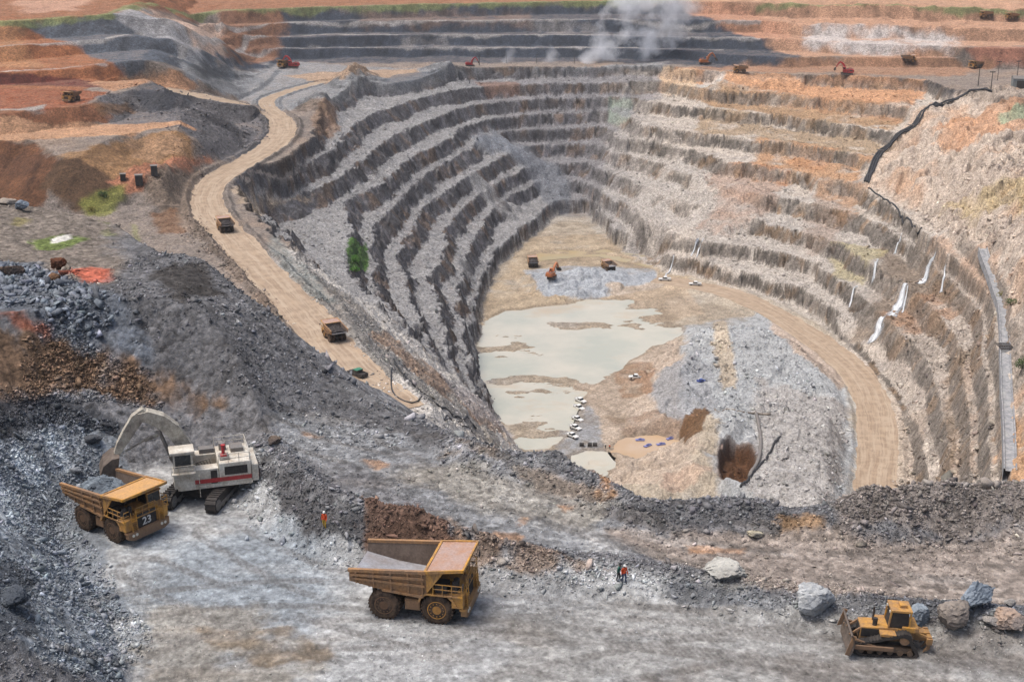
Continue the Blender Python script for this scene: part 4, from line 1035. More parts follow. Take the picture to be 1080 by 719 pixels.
    b.box(2.0, 4.72, -2.75, 2.75, 2.78, 2.90)                                    # deck
    for s in (-1, 1):
        b.prism([(.85,2.05),(1.05,2.65),(1.5,2.9),(3.5,2.9),(3.9,2.55),(4.25,1.9),(4.1,1.85),(3.75,2.42),(3.4,2.74),(1.6,2.74),(1.2,2.5),(1.02,2.02)], s*1.55, s*2.72)
        b.box(3.75, 4.72, s*1.25, s*2.62, 1.75, 2.78)
    b.build('fender_deck', mdeck, t)
    b = MB(); b.box(2.1, 4.55, -1.22, 1.22, 1.6, 3.12); b.box(2.3, 4.0, -.9, .9, 3.12, 3.3); b.build('engine_hood', M_YEL, t)
    b = MB(); b.box(4.55, 4.66, -1.2, 1.2, 1.5, 3.1)
    for k in range(9): b.box(4.66, 4.70, -1.12, 1.12, 1.62 + k*.16, 1.68 + k*.16)
    g = b.build('radiator_grille', M_DARK, t)
    if number:
        cu = bpy.data.curves.new('number_text', 'FONT'); cu.body = number; cu.size = 1.12; cu.extrude = .015; cu.align_x = 'CENTER'; cu.align_y = 'CENTER'; cu.offset = .02
        to = bpy.data.objects.new('tmp', cu); C.objects.link(to)
        me = bpy.data.meshes.new_from_object(to.evaluated_get(bpy.context.evaluated_depsgraph_get())); bpy.data.objects.remove(to)
        me.name = 'fleet_number'; me.materials.clear(); me.materials.append(M_TEXT)
        no = bpy.data.objects.new('fleet_number', me); C.objects.link(no); no.parent = g; no.location = (4.73, 0, 2.2); no.rotation_euler = (R(90), 0, R(90))
    b = MB(); b.prism([(-2.5,1.0),(-1.9,.72),(1.9,.72),(2.5,1.0),(2.5,1.62),(-2.5,1.62)], 4.5, 5.0, 'x'); b.box(4.4, 4.9, -2.6, 2.6, 1.5, 1.66); b.build('bumper', M_YTAN if number else M_YEL, t)
    for s in (-1, 1):
        for q in (0, 1):
            b = MB(); b.lathe([(0,.0),(.0,.15),(.07,.15),(.09,.12)], (0,0,0), 12, 'x'); b.build('headlight', M_LAMP, t, (4.99, s*(1.55+.42*q), 1.3))
        b = MB()                                                                  # front stairs
        for k in range(6): b.box(4.72+.02*k, 5.0, s*1.35, s*1.95, 1.75+.19*k, 1.79+.19*k)
        b.bar((5.0, s*1.35, 1.65), (4.82, s*1.35, 3.7), .06); b.bar((5.0, s*1.95, 1.65), (4.82, s*1.95, 3.7), .06)
        b.build('ladder', M_YEL, t)
    b = MB()                                                                      # handrails on the deck
    for s in (-1, 1):
        for z_ in (3.4, 3.85): b.bar((2.2, s*2.7, z_), (4.66, s*2.7, z_), .06)
        for x_ in (2.2, 3.0, 3.8, 4.66): b.bar((x_, s*2.7, 2.9), (x_, s*2.7, 3.85), .06)
        for z_ in (3.4, 3.85): b.bar((4.66, s*2.7, z_), (4.66, s*2.05, z_), .06)
    for z_ in (3.4, 3.85): b.bar((4.66, -1.2, z_), (4.66, 1.2, z_), .06)
    for y_ in (-1.2, -.4, .4, 1.2): b.bar((4.66, y_, 2.9), (4.66, y_, 3.85), .06)
    b.build('handrail', M_YEL, t)
    b = MB(); b.prism([(2.25,2.9),(4.15,2.9),(4.0,4.5),(2.35,4.5)], .75, 2.35); b.box(2.2, 4.2, .7, 2.4, 4.5, 4.6); cab = b.build('cab', M_YEL, t)
    b = MB(); b.add([(4.14,.85,3.45),(4.14,2.25,3.45),(4.05,2.25,4.4),(4.05,.85,4.4)], [(0,1,2,3)])
    b.add([(2.6,2.37,3.4),(3.95,2.37,3.4),(3.85,2.37,4.4),(2.6,2.37,4.4)], [(0,1,2,3)]); b.add([(2.6,.73,3.4),(3.95,.73,3.4),(3.85,.73,4.4),(2.6,.73,4.4)], [(0,1,2,3)]); b.build('window', M_GLASS, cab)
    b = MB()                                                                      # air cleaners and exhaust on the right of the deck
    for y_ in (-1.4, -2.0): b.lathe([(0,.26),(.9,.26),(1.0,.16)], (3.9, y_, 2.95), 14, 'z')
    b.box(2.3, 3.3, -2.4, -1.3, 2.9, 3.7); b.build('air_cleaner', M_DARK, t)
    for s in (-1, 1):
        b = MB(); b.bar((4.66, s*2.7, 3.8), (4.85, s*2.95, 4.1), .05); b.box(4.80, 4.86, s*2.85, s*3.15, 3.75, 4.3); b.build('mirror', M_DARK, t)
    return t
def place_truck(t, rear, front, side=-1):
    """put the wheels of the near side on two ground points seen in the photo"""
    a, b = hit(*rear), hit(*front); h = np.array((b[0]-a[0], b[1]-a[1])); L = np.hypot(*h); h /= L
    n = np.array((-h[1], h[0])); c = a[:2] + h * (2.1 + (L - 4.55) / 2) - n * side * 2.35
    t.location = (c[0], c[1], gz(c[0], c[1]) - .03); t.rotation_euler = (0, 0, math.atan2(h[1], h[0]))
    return L
TG = 'haul trucks working in the mine'
T1 = make_truck('empty yellow haul truck with grey steel bed, side on in the foreground', TG, M_CAN, M_YEL, M_RIMY, M_RIMB)
place_truck(T1, (404,650), (464,657))
T2 = make_truck('haul truck with white 23 on its dark grille, being filled by the white excavator', TG, M_TAN, M_YEL, M_RIMB, M_RIMB, '23')
place_truck(T2, (89,558), (121,572)); T2.scale = (.94,)*3
def load_mesh(name, seed, mt):
    b = MB(); nx, ny = 26, 20; r_ = random.Random(seed)
    vs = []
    for i in range(nx):
        for j in range(ny):
            x_ = -4.3 + 5.7*i/(nx-1); y_ = -2.4 + 4.8*j/(ny-1)
            e = max(0, 1 - ((x_+1.2)/3.4)**2) * max(0, 1 - (y_/2.55)**2)
            fz = np.interp(x_, [-5.05,-2.2,1.25], [3.24,2.66,2.32])
            vs.append((x_, y_, max(fz-.05, fz - .05 + 1.9*e**.7 + r_.uniform(-.12,.12)*(e > 0))))
    b.add(vs, [(i*ny+j, (i+1)*ny+j, (i+1)*ny+j+1, i*ny+j+1) for i in range(nx-1) for j in range(ny-1)])
    for _ in range(140):
        x_, y_ = r_.uniform(-3.6,1.0), r_.uniform(-2.0,2.0); e = max(0, 1-((x_+1.2)/3.4)**2)*max(0, 1-(y_/2.55)**2)
        V, F = SHAPES[r_.randrange(10)]; s_ = r_.uniform(.12,.4); fz = np.interp(x_, [-5.05,-2.2,1.25], [3.24,2.66,2.32]) + 1.9*e**.7
        b.add([(v[0]*s_+x_, v[1]*s_+y_, v[2]*s_+fz) for v in V], F.tolist())
    return b.build(name, mt)
def plain_rock(name, c, c2):
    k = N(name, .9, .2); n = k.noise(1.1, 7, .72); n2 = k.noise(.45, 3, .6)
    col = k.mixc(k.rng(n2, .4, .62, 0, 1), tuple(lc(c)), tuple(lc(c2))); k.color(k.scale(col, k.rng(n, .3, .7, .68, 1.32)))
    k.bump(k.noise(1.6, 7, .7), .3, .8); return k.m
M_ORE = plain_rock('blue_grey_ore', (128,138,146), (100,108,116)); M_ORED = plain_rock('dark_ore', (84,78,76), (64,60,60))
def load_on(t, mt, label, seed):
    o = load_mesh('rock_load', seed, mt); o.location = t.location + Vector((0,0,.3)) * t.scale[0]; o.rotation_euler = t.rotation_euler; o.scale = t.scale
    return tag(o, label, 'rock load')
load_on(T2, M_ORE, 'blue grey broken rock heaped in the bed of truck 23', 3)

# trucks farther off, by the two wheels nearest the camera or by middle and heading
def truck_at(px, py, towards, label, src=T1, load=None, scale=1):
    a = hit(px, py); q = hit(*towards); rz = heading(a, q)
    t = dup(src, (a[0], a[1], gz(a[0], a[1]) + .1), rz, label, TG, scale)
    if load: load_on(t, load[0], load[1], int(px))
    return t
truck_at(353, 358, (338,345), 'laden haul truck driving away up the tan road, seen from behind', load=(M_ORED, 'dark rock in the bed of the truck going up the tan road'))
truck_at(238, 244, (222,228), 'small distant haul truck on the tan road near its bend', load=(M_ORED, 'dark rock in the bed of the truck near the road bend'))
truck_at(642, 285, (628,280), 'haul truck alone on the wet mud right of the pit-floor excavator')
truck_at(562, 281, (557,268), 'haul truck on orange mud left of the pit-floor excavator', load=(M_ORED, 'dark rock in the truck left of the pit-floor excavator'))
truck_at(76, 107, (60,112), 'haul truck on the terrace below the dark red bank', load=(M_ORED, 'dark rock in the truck below the dark red bank'))
truck_at(958, 66, (980,66), 'dark haul truck on the far terrace right of the red excavator')
truck_at(1029, 72, (1010,74), 'dark haul truck parked beside the two masts')
truck_at(1040, 19, (1020,16), 'haul truck on the far upper road at right')
truck_at(1067, 21, (1050,20), 'haul truck nearest the right edge on the far upper road')
truck_at(781, 77, (760,78), 'haul truck on the brown rim road left of the red excavator')
truck_at(299, 71, (285,73), 'haul truck beside the red and white far shovel')
# ------------------------------------------------------------------ excavators: +x towards the bucket
def make_excavator(label, cat_, mbody, mboom, mstripe, mcabroof, rz_track, detail=True, group=None, name='excavator'):
    t = thing(name, label, cat_, group=group)
    ct, st = math.cos(rz_track), math.sin(rz_track)
    def rt(x, y, z): return (x*ct - y*st, x*st + y*ct, z)
    for s in (-1, 1):
        b = MB(); Lh, r = 3.3, .78; y0, y1 = s*2.2 - .5, s*2.2 + .5
        out = [(-Lh + r*math.sin(-a), r + r*math.cos(a)) for a in np.linspace(0, math.pi, 9)]
        out = [(-Lh - r*math.sin(a), r - r*math.cos(a)) for a in np.linspace(0, math.pi, 9)] + [(Lh + r*math.sin(a), r + r*math.cos(a)) for a in np.linspace(0, math.pi, 9)]
        n = len(out)
        vs = [rt(p[0], y0, p[1]) for p in out] + [rt(p[0], y1, p[1]) for p in out]
        b.add(vs, [list(range(n))[::-1], list(range(n, 2*n))] + [(i, (i+1) % n, n+(i+1) % n, n+i) for i in range(n)])
        per = np.r_[0, np.cumsum([math.dist(out[i], out[(i+1) % n]) for i in range(n)])]
        for q in range(40):                                                   # grouser bars
            d = per[-1]*q/40; i = int(np.searchsorted(per, d, 'right') - 1) % n; f = (d-per[i])/(per[i+1]-per[i])
            a_, b_ = out[i], out[(i+1) % n]; px_, pz_ = a_[0]+(b_[0]-a_[0])*f, a_[1]+(b_[1]-a_[1])*f
            l_ = math.dist(a_, b_); nx_, nz_ = (b_[1]-a_[1])/l_, -(b_[0]-a_[0])/l_
            b.bar(rt(px_-nx_*.02, y0-.04, pz_-nz_*.02), rt(px_-nx_*.02, y1+.04, pz_-nz_*.02), .10, .14)
        tr = b.build('track', M_DARK, t)
        b = MB()
        for x_ in (-3.3, -2.1, -1.1, 0, 1.1, 2.1, 3.3):
            c = rt(x_, s*2.2, .78 if abs(x_) > 3 else .5); rr_ = .55 if abs(x_) > 3 else .32
            for sg in (-1, 1):
                e = rt(x_, s*2.2 + sg*.56, c[2]); e0 = rt(x_, s*2.2 + sg*.4, c[2])
                b.tube([e0, e], rr_, 12)
        b.bar(rt(-3.3, s*2.2-.45, .62), rt(3.3, s*2.2-.45, .62), .3, .3); b.bar(rt(-3.3, s*2.2+.45, .62), rt(3.3, s*2.2+.45, .62), .3, .3); b.bar(rt(0, s*2.2-.45, .62), rt(0, s*2.2+.45, .62), .3, .3)
        b.build('track_roller', M_GREY, tr)
    b = MB(); b.lathe([(-.5,1.5),(.5,1.5)], (0,0,1.3), 20, 'z'); v = [rt(x, y, z) for x, y, z in ((-1.6,-1.8,.6),(1.6,-1.8,.6),(1.6,1.8,.6),(-1.6,1.8,.6),(-1.3,-1.8,1.3),(1.3,-1.8,1.3),(1.3,1.8,1.3),(-1.3,1.8,1.3))]
    b.add(v, [(0,3,2,1),(4,5,6,7),(0,1,5,4),(1,2,6,5),(2,3,7,6),(3,0,4,7)]); b.build('undercarriage', M_DARK, t)
    # upper house
    b = MB(); b.box(-4.4, 2.6, -2.25, 2.25, 1.75, 2.1); b.box(-4.3, -1.3, -2.25, 2.25, 2.1, 4.1); b.box(-1.3, .9, -2.2, -.9, 2.1, 3.9); b.box(-1.25, 1.1, 1.0, 2.2, 2.1, 3.7)
    b.box(-5.0, -4.35, -2.1, 2.1, 1.9, 3.6)
    h = b.build('house', mbody, t, bevel=.05)
    if mstripe:
        b = MB()
        for s in (-1, 1): b.box(-4.32, 1.6, s*2.256, s*2.268, 2.30, 2.72)
        b.box(-5.02, -5.005, -2.1, 2.1, 2.30, 2.72); b.build('stripe', mstripe, h)
    b = MB()
    b.box(-3.95, -1.8, 2.252, 2.262, 2.9, 3.75)
    for k in range(3):
        for q in range(5): b.box(-3.9+k*.75, -3.35+k*.75, 2.25, 2.29, 2.95+q*.17, 3.03+q*.17)
    b.build('vent_panel', M_DARK, h)
    b = MB(); b.box(-1.1, -.5, 2.2, 2.26, 2.2, 3.5); b.build('door', M_DARK, h)
    b = MB(); b.box(-3.9, -2.7, -1.6, -.2, 4.1, 4.5); b.box(-2.4, -1.5, .2, 1.5, 4.1, 4.35); b.lathe([(0,.35),(.7,.35),(.75,.2)], (-2.0,-1.2,4.1), 12, 'z'); b.box(-1.2, .2, -2.0, -1.1, 3.9, 4.35)
    for k in range(5): b.tube([(-1.0+.2*k, -.5, 2.2), (-.6+.3*k, -.3+.1*k, 3.7), (1.0, -.2+.08*k, 3.3)], .05, 5)
    b.build('engine_deck', M_GREY, h)
    b = MB(); b.lathe([(0,.16),(1.2,.16),(1.25,.22),(1.35,.22)], (-1.9,.9,4.1), 10, 'z'); b.box(-2.2,-1.6,.6,1.2,4.1,4.45); b.build('exhaust', M_RED, h)
    b = MB()
    for y_ in (-2.2, 2.2):
        for z_ in (4.55, 5.0): b.bar((-4.2, y_, z_), (-1.3, y_, z_), .05)
        for x_ in (-4.2, -3.2, -2.2, -1.3): b.bar((x_, y_, 4.1), (x_, y_, 5.0), .05)
    for z_ in (4.55, 5.0): b.bar((-4.2, -2.2, z_), (-4.2, 2.2, z_), .05)
    b.build('handrail', mbody, h)
    # cab on its riser
    b = MB(); b.box(1.0, 2.9, .75, 2.35, 2.1, 3.7); b.box(1.05, 2.85, .8, 2.3, 3.7, 5.55); cab = b.build('cab', mbody, t)
    b = MB(); b.box(.85, 3.15, .6, 2.5, 5.55, 5.8); b.build('roof', mcabroof, cab, bevel=.05)
    b = MB(); b.add([(2.86,.9,4.0),(2.86,2.2,4.0),(2.86,2.2,5.4),(2.86,.9,5.4)], [(0,1,2,3)]); b.add([(1.25,2.31,4.2),(2.7,2.31,4.2),(2.7,2.31,5.4),(1.25,2.31,5.4)], [(0,1,2,3)]); b.add([(1.04,1,4.3),(1.04,2.1,4.3),(1.04,2.1,5.3),(1.04,1,5.3)], [(0,1,2,3)]); b.build('window', M_GLASS, cab)
    b = MB()
    for z_ in (4.3, 4.7): b.bar((.9,2.75,z_-.2),(3.1,2.75,z_-.2),.05); 
    for x_ in (.9, 1.6, 2.4, 3.1): b.bar((x_,2.75,3.7),(x_,2.75,4.5),.05)
    b.box(.9, 3.1, 2.3, 2.8, 3.6, 3.7); b.build('walkway', mbody, t)
    b = MB()
    for s in (0, .5): b.bar((.6,2.35+s*.02,1.0),( .6+.0,2.35,3.7), .05)
    for k in range(7): b.bar((.6,2.3,1.2+.35*k),(.6,2.75,1.2+.35*k),.05)
    b.build('ladder', mbody, t)
    # boom, stick and bucket
    def sweep(path, w, hs):
        b = MB(); P3 = [Vector((p[0], 0, p[1])) for p in path]; vs = []
        for i, p in enumerate(P3):
            d = (P3[min(i+1, len(P3)-1)] - P3[max(i-1, 0)]).normalized(); nrm = Vector((-d.z, 0, d.x))
            for yy, ss in ((-1,-1),(1,-1),(1,1),(-1,1)): vs.append(p + nrm*hs[i]*.5*ss + Vector((0, yy*w*.5, 0)))
        fs = [(4*i+k, 4*i+(k+1) % 4, 4*i+4+(k+1) % 4, 4*i+4+k) for i in range(len(P3)-1) for k in range(4)] + [(3,2,1,0), tuple(4*(len(P3)-1)+k for k in range(4))]
        return b.add(vs, fs)
    bo = sweep([(.9,3.0),(1.5,5.2),(2.5,7.0),(3.6,8.1),(4.8,8.7),(5.6,8.7)], 1.15, [.9,1.25,1.4,1.3,1.1,.75]).build('boom', mboom, t, (0,-.55,0))
    sk = sweep([(4.9,9.3),(5.7,8.5),(6.6,7.2),(7.4,6.0),(7.8,5.2)], .8, [.6,1.1,1.0,.8,.55]).build('stick', mboom, t, (0,-.55,0))
    for y_ in (-1.3, .2):
        b = MB(); b.tube([(2.0,y_,2.6),(3.0,y_,4.6)], .2, 10); b.tube([(3.0,y_,4.6),(3.9,y_,7.4)], .11, 10); b.build('hydraulic_cylinder', M_GREY, t)
    b = MB(); b.tube([(3.9,-.55,6.6),(5.2,-.55,6.2)], .18, 10); b.tube([(5.2,-.55,6.2),(7.0,-.55,5.3)], .1, 10); b.build('hydraulic_cylinder', mboom, t)
    b = MB(); prof = [(7.6,5.3),(8.3,5.2),(9.1,4.6),(9.5,3.7),(9.3,2.9),(8.6,2.7),(8.0,3.1)]
    w0, w1 = -1.9, .8
    n = len(prof); A = [(p[0], w0, p[1]) for p in prof]; B = [(p[0], w1, p[1]) for p in prof]
    b.add(A, [list(range(n))]); b.add(B, [list(range(n))]); b.add(A+B, [(i, i+1, n+i+1, n+i) for i in range(n-1)])
    bk = b.build('bucket', paint_bucket, t)
    md = bk.modifiers.new('wall', 'SOLIDIFY'); md.thickness = .12
    b = MB()
    for k in range(5): b.bar((8.0, w0+.25+k*.55, 3.1), (7.4, w0+.25+k*.55, 3.35), .2, .12)
    b.build('tooth', M_GREY, bk)
    return t
paint_bucket = paint('worn_bucket', (112,100,90), (84,74,66), .6, .6)
SH = make_excavator('white excavator with red stripe tipping its bucket over truck 23', 'excavator', M_WHITE, M_CREAM, M_RED, M_WHITE, R(62), group=None, name='mining_excavator')
a = hit(214, 527); SH.location = (a[0], a[1] + 1.2, gz(a[0], a[1] + 1.2) - .1); SH.rotation_euler = (0, 0, R(180 + 17)); SH.scale = (1.04,)*3
EX = make_excavator('small orange excavator digging wet mud on the pit floor between two trucks', 'excavator', M_ORG, M_ORG, None, M_ORG, R(20), name='small_excavator')
def put(o, px, py, rz, sc_=1.0, dz=0.0):
    q = hit(px, py); o.location = (q[0], q[1], gz(q[0], q[1]) + dz); o.rotation_euler = (0, 0, rz); o.scale = (sc_,)*3; return o
put(EX, 582, 293, R(60), .85)
EXR = make_excavator('bright red excavator on the far brown terrace at right', 'excavator', M_RED, M_RED, None, M_RED, R(10), name='red_excavator')
put(EXR, 893, 79, R(165), .95)
def dup_at(src, px, py, rz, label, sc_=1, group=None):
    q = hit(px, py); return dup(src, (q[0], q[1], gz(q[0], q[1])), rz, label, group, sc_)
dup_at(EXR, 309, 72, R(175), 'red excavator on the far grey flat at left, beside a haul truck', .95)
dup_at(EXR, 496, 70, R(10), 'low red machine at the rim under the thin mast', .7)
dup_at(EX, 744, 68, R(10), 'pale orange excavator in the smoke on the far terrace', .9)

# ------------------------------------------------------------------ bulldozer: +x towards the blade
M_TFR = paint('muddy_track_frame', (112,90,70), (92,80,70), .7, .85)
def make_dozer():
    t = thing('bulldozer', 'yellow bulldozer with raised rear sprocket pushing along the bottom right', 'bulldozer')
    for s in (-1, 1):
        y0, y1 = s*1.35 - .40, s*1.35 + .40
        def arc(cx, cz, r, a0, a1, n): return [(cx + r*math.cos(a), cz + r*math.sin(a)) for a in np.linspace(R(a0), R(a1), n)]
        out = arc(2.0, .52, .52, -90, 75, 6) + arc(-1.35, 1.55, .58, 80, 190, 7) + arc(-2.1, .50, .50, 195, 270, 5)
        n = len(out); b = MB()
        inn = [(p[0]*.90, .62 + (p[1]-.62)*.78) for p in out]
        for pr, flip in ((out, 0),): 
            vs = [(p[0], y0, p[1]) for p in pr] + [(p[0], y1, p[1]) for p in pr]
            b.add(vs, [(i, (i+1) % n, n+(i+1) % n, n+i) for i in range(n)])
            vi = [(p[0], y0, p[1]) for p in inn] + [(p[0], y1, p[1]) for p in inn]
            b.add(vi, [(i, n+i, n+(i+1) % n, (i+1) % n) for i in range(n)])
            for y_ in (y0, y1):
                b.add([(p[0], y_, p[1]) for p in out] + [(p[0], y_, p[1]) for p in inn], [(i, (i+1) % n, n+(i+1) % n, n+i) for i in range(n)])
        per = np.r_[0, np.cumsum([math.dist(out[i], out[(i+1) % n]) for i in range(n)])]
        for q in range(44):
            d = per[-1]*q/44; i = int(np.searchsorted(per, d, 'right') - 1) % n; f = (d-per[i])/(per[i+1]-per[i])
            a_, b_ = out[i], out[(i+1) % n]; b.bar((a_[0]+(b_[0]-a_[0])*f, y0-.02, a_[1]+(b_[1]-a_[1])*f), (a_[0]+(b_[0]-a_[0])*f, y1+.02, a_[1]+(b_[1]-a_[1])*f), .07, .14)
        tr = b.build('track', M_DARK, t)
        b = MB(); b.lathe([(-.34,.42),(.34,.42)], (-1.35, s*1.35, 1.55), 14); b.lathe([(-.36,.2),(.36,.2)], (-1.35, s*1.35, 1.55), 10)
        b.build('sprocket', M_YTAN, tr)
        b = MB(); b.box(-2.0, 1.9, y0+.14, y1-.14, .38, .8)
        for x_ in (-1.9,-1.1,-.3,.5,1.3,2.0): b.lathe([(-.36,.24),(.36,.24)], (x_, s*1.35, .40), 12)
        b.build('track_frame', M_TFR, tr)
        b = MB(); b.bar((-.5, s*1.80, .75), (2.9, s*1.85, .75), .2, .32); b.bar((.7, s*1.80, .8), (2.85, s*1.5, 1.35), .14); b.build('push_arm', M_YTAN, t)
    b = MB(); b.prism([(-2.2,1.0),(-2.2,2.0),(-.6,2.15),(2.05,2.05),(2.1,.9)], -.85, .85); b.box(-2.5,-1.2,-1.0,1.0,1.9,2.35); b.build('hull', M_YEL, t, bevel=.05)
    b = MB(); b.box(.1, 2.0, -.88, .88, 1.25, 1.95)
    for k in range(6): b.box(2.06, 2.12, -.7, .7, 1.1+.15*k, 1.18+.15*k)
    b.build('engine_bay', M_DARK, t)
    b = MB(); b.prism([(-1.7,2.2),(-.1,2.2),(-.35,3.55),(-1.6,3.55)], -.8, .8); cab = b.build('cab', M_DARK, t)
    b = MB(); b.box(-1.85,-.15,-.95,.95,3.55,3.75); b.box(-1.5,-.9,-.4,.4,3.75,4.0); b.build('roof', M_YEL, cab, bevel=.04)
    b = MB()
    for x_, y_ in ((-.2,.82),(-.2,-.82),(-1.75,.82),(-1.75,-.82)): b.bar((x_+.1*(x_ > -1), y_, 2.2), (x_, y_, 3.56), .13)
    b.build('cab_post', M_YEL, cab)
    b = MB(); b.lathe([(0,.09),(1.2,.09)], (.9,-.45,2.05), 8, 'z'); b.lathe([(0,.2),(.7,.2)], (.9,.4,2.0), 10, 'z'); b.build('exhaust', M_DARK, t)
    b = MB(); prof = [(3.05,1.95),(2.85,1.6),(2.78,1.1),(2.88,.6),(3.1,.18)]; n = len(prof)
    A = [(p[0], -2.35, p[1]) for p in prof] + [(p[0], 2.35, p[1]) for p in prof]
    b.add(A, [(i, i+1, n+i+1, n+i) for i in range(n-1)]); bl = b.build('blade', paint_bucket, t); md = bl.modifiers.new('plate', 'SOLIDIFY'); md.thickness = .14
    b = MB()
    for s in (-1, 1): b = MB(); b.bar((2.75, s*2.3, 1.9), (3.2, s*2.3, .2), .1, .3); b.build('end_plate', M_YTAN, bl); b = MB(); b.bar((2.0, s*.7, 1.9),(2.85, s*.7, 1.2), .16); b.build('lift_ram', M_YTAN, bl)
    b = MB(); b.box(-3.3,-2.3,-.35,.35,1.0,1.7); b.box(-3.7,-3.25,-1.05,1.05,1.0,1.5)
    b.bar((-2.3,.6,1.8),(-3.5,.6,1.35),.2); b.bar((-2.3,-.6,1.8),(-3.5,-.6,1.35),.2); rp = b.build('ripper', M_YEL, t)
    for y_ in (-.8, 0, .8):
        b = MB(); b.prism([(-3.65,1.6),(-3.3,1.6),(-3.35,.7),(-3.1,.25),(-3.6,.55)], y_-.09, y_+.09); b.build('shank', M_YEL, rp)
    
    for s in (-1, 1): b = MB(); b.box(-.9,.6,s*.85,s*1.7,1.75,1.95); b.build('fender', M_YEL, t)
    for y_ in (-.6, .6): b = MB(); b.box(-.2,-.08,y_-.12,y_+.12,3.4,3.56); b.build('work_lamp', M_LAMP, cab)
    return t
DZ = make_dozer(); q = hit(934, 690); DZ.location = (q[0], q[1] + 1.3, gz(q[0], q[1] + 1.3)); DZ.rotation_euler = (R(2), R(-3), R(176))

# ------------------------------------------------------------------ pickups and other small vehicles
def make_pickup(label, group, mb, mroof):
    t = thing('pickup_truck', label, 'pickup', group=group)
    b = MB(); b.prism([(-2.65,.55),(-2.65,1.05),(-.55,1.08),(1.0,1.10),(2.35,1.0),(2.6,.85),(2.6,.5)], -.92, .92)
    b.build('body', mb, t, bevel=.05)
    b = MB(); b.prism([(-1.0,1.07),(-.9,1.72),(.35,1.75),(.95,1.1)], -.84, .84); cab = b.build('cab', M_GLASS, t)
    b = MB(); b.box(-.98,.45,-.86,.86,1.72,1.82); b.build('roof', mroof, cab)
    b = MB()
    for s in (-1, 1): b.box(-2.6,-.8,s*.80,s*.93,1.02,1.3)
    b.box(-2.65,-2.55,-.9,.9,1.02,1.3); b.build('cargo_bed', mb, t)
    for x_ in (-1.65, 1.6):
        for s in (-1, 1):
            b = MB(); b.lathe([(-.13,.36),(.13,.36)], (0,0,0), 14); w_ = b.build('wheel', M_TYRE, t, (x_, s*.84, .37))
    b = MB()
    for s in (-1, 1): b.box(2.58,2.63,s*.5,s*.85,.72,.88)
    b.build('headlight', M_LAMP, t)
    return t
PG = 'pickups parked in a row by the lake'
M_CLW = paint('clean_white_paint', (238,238,234), (196,188,176), .2, .4)
PK = make_pickup('white pickup nearest the camera in the row by the lake', PG, M_CLW, M_CLW); put(PK, 603.6, 461, R(-48), 1.12)
for (px, py), lb in zip(((606.8,452.5),(609,443.5),(610.6,431.5),(612.3,424)), ('white pickup second from the near end of the row by the lake', 'white pickup in the middle of the row by the lake', 'white pickup second from the far end of the row by the lake', 'white pickup farthest from the camera in the row by the lake')):
    dup_at(PK, px, py, R(-48), lb, 1.12, PG)
dup_at(PK, 670, 399, R(178), 'lone white pickup on the brown mud right of the lake', 1.15)
dup_at(PK, 701, 296, R(175), 'white vehicle under the thin waterfall at the back of the pit floor', 1.3)
dup_at(PK, 733, 301, R(172), 'white vehicle at the start of the pit ramp road', 1.3)
PB = make_pickup('blue vehicle on the grey rubble right of the brown mud', None, M_BLUE, M_BLUE); put(PB, 740, 403, R(20), .85)
PGN = make_pickup('dark vehicle with green roof on the tan road behind the dark dump', None, M_DARK, M_GREEN); q = P(377, 398, -84); PGN.location = (q[0], q[1], -83.7); PGN.rotation_euler = (0, 0, R(135)); PGN.scale = (1.35,)*3

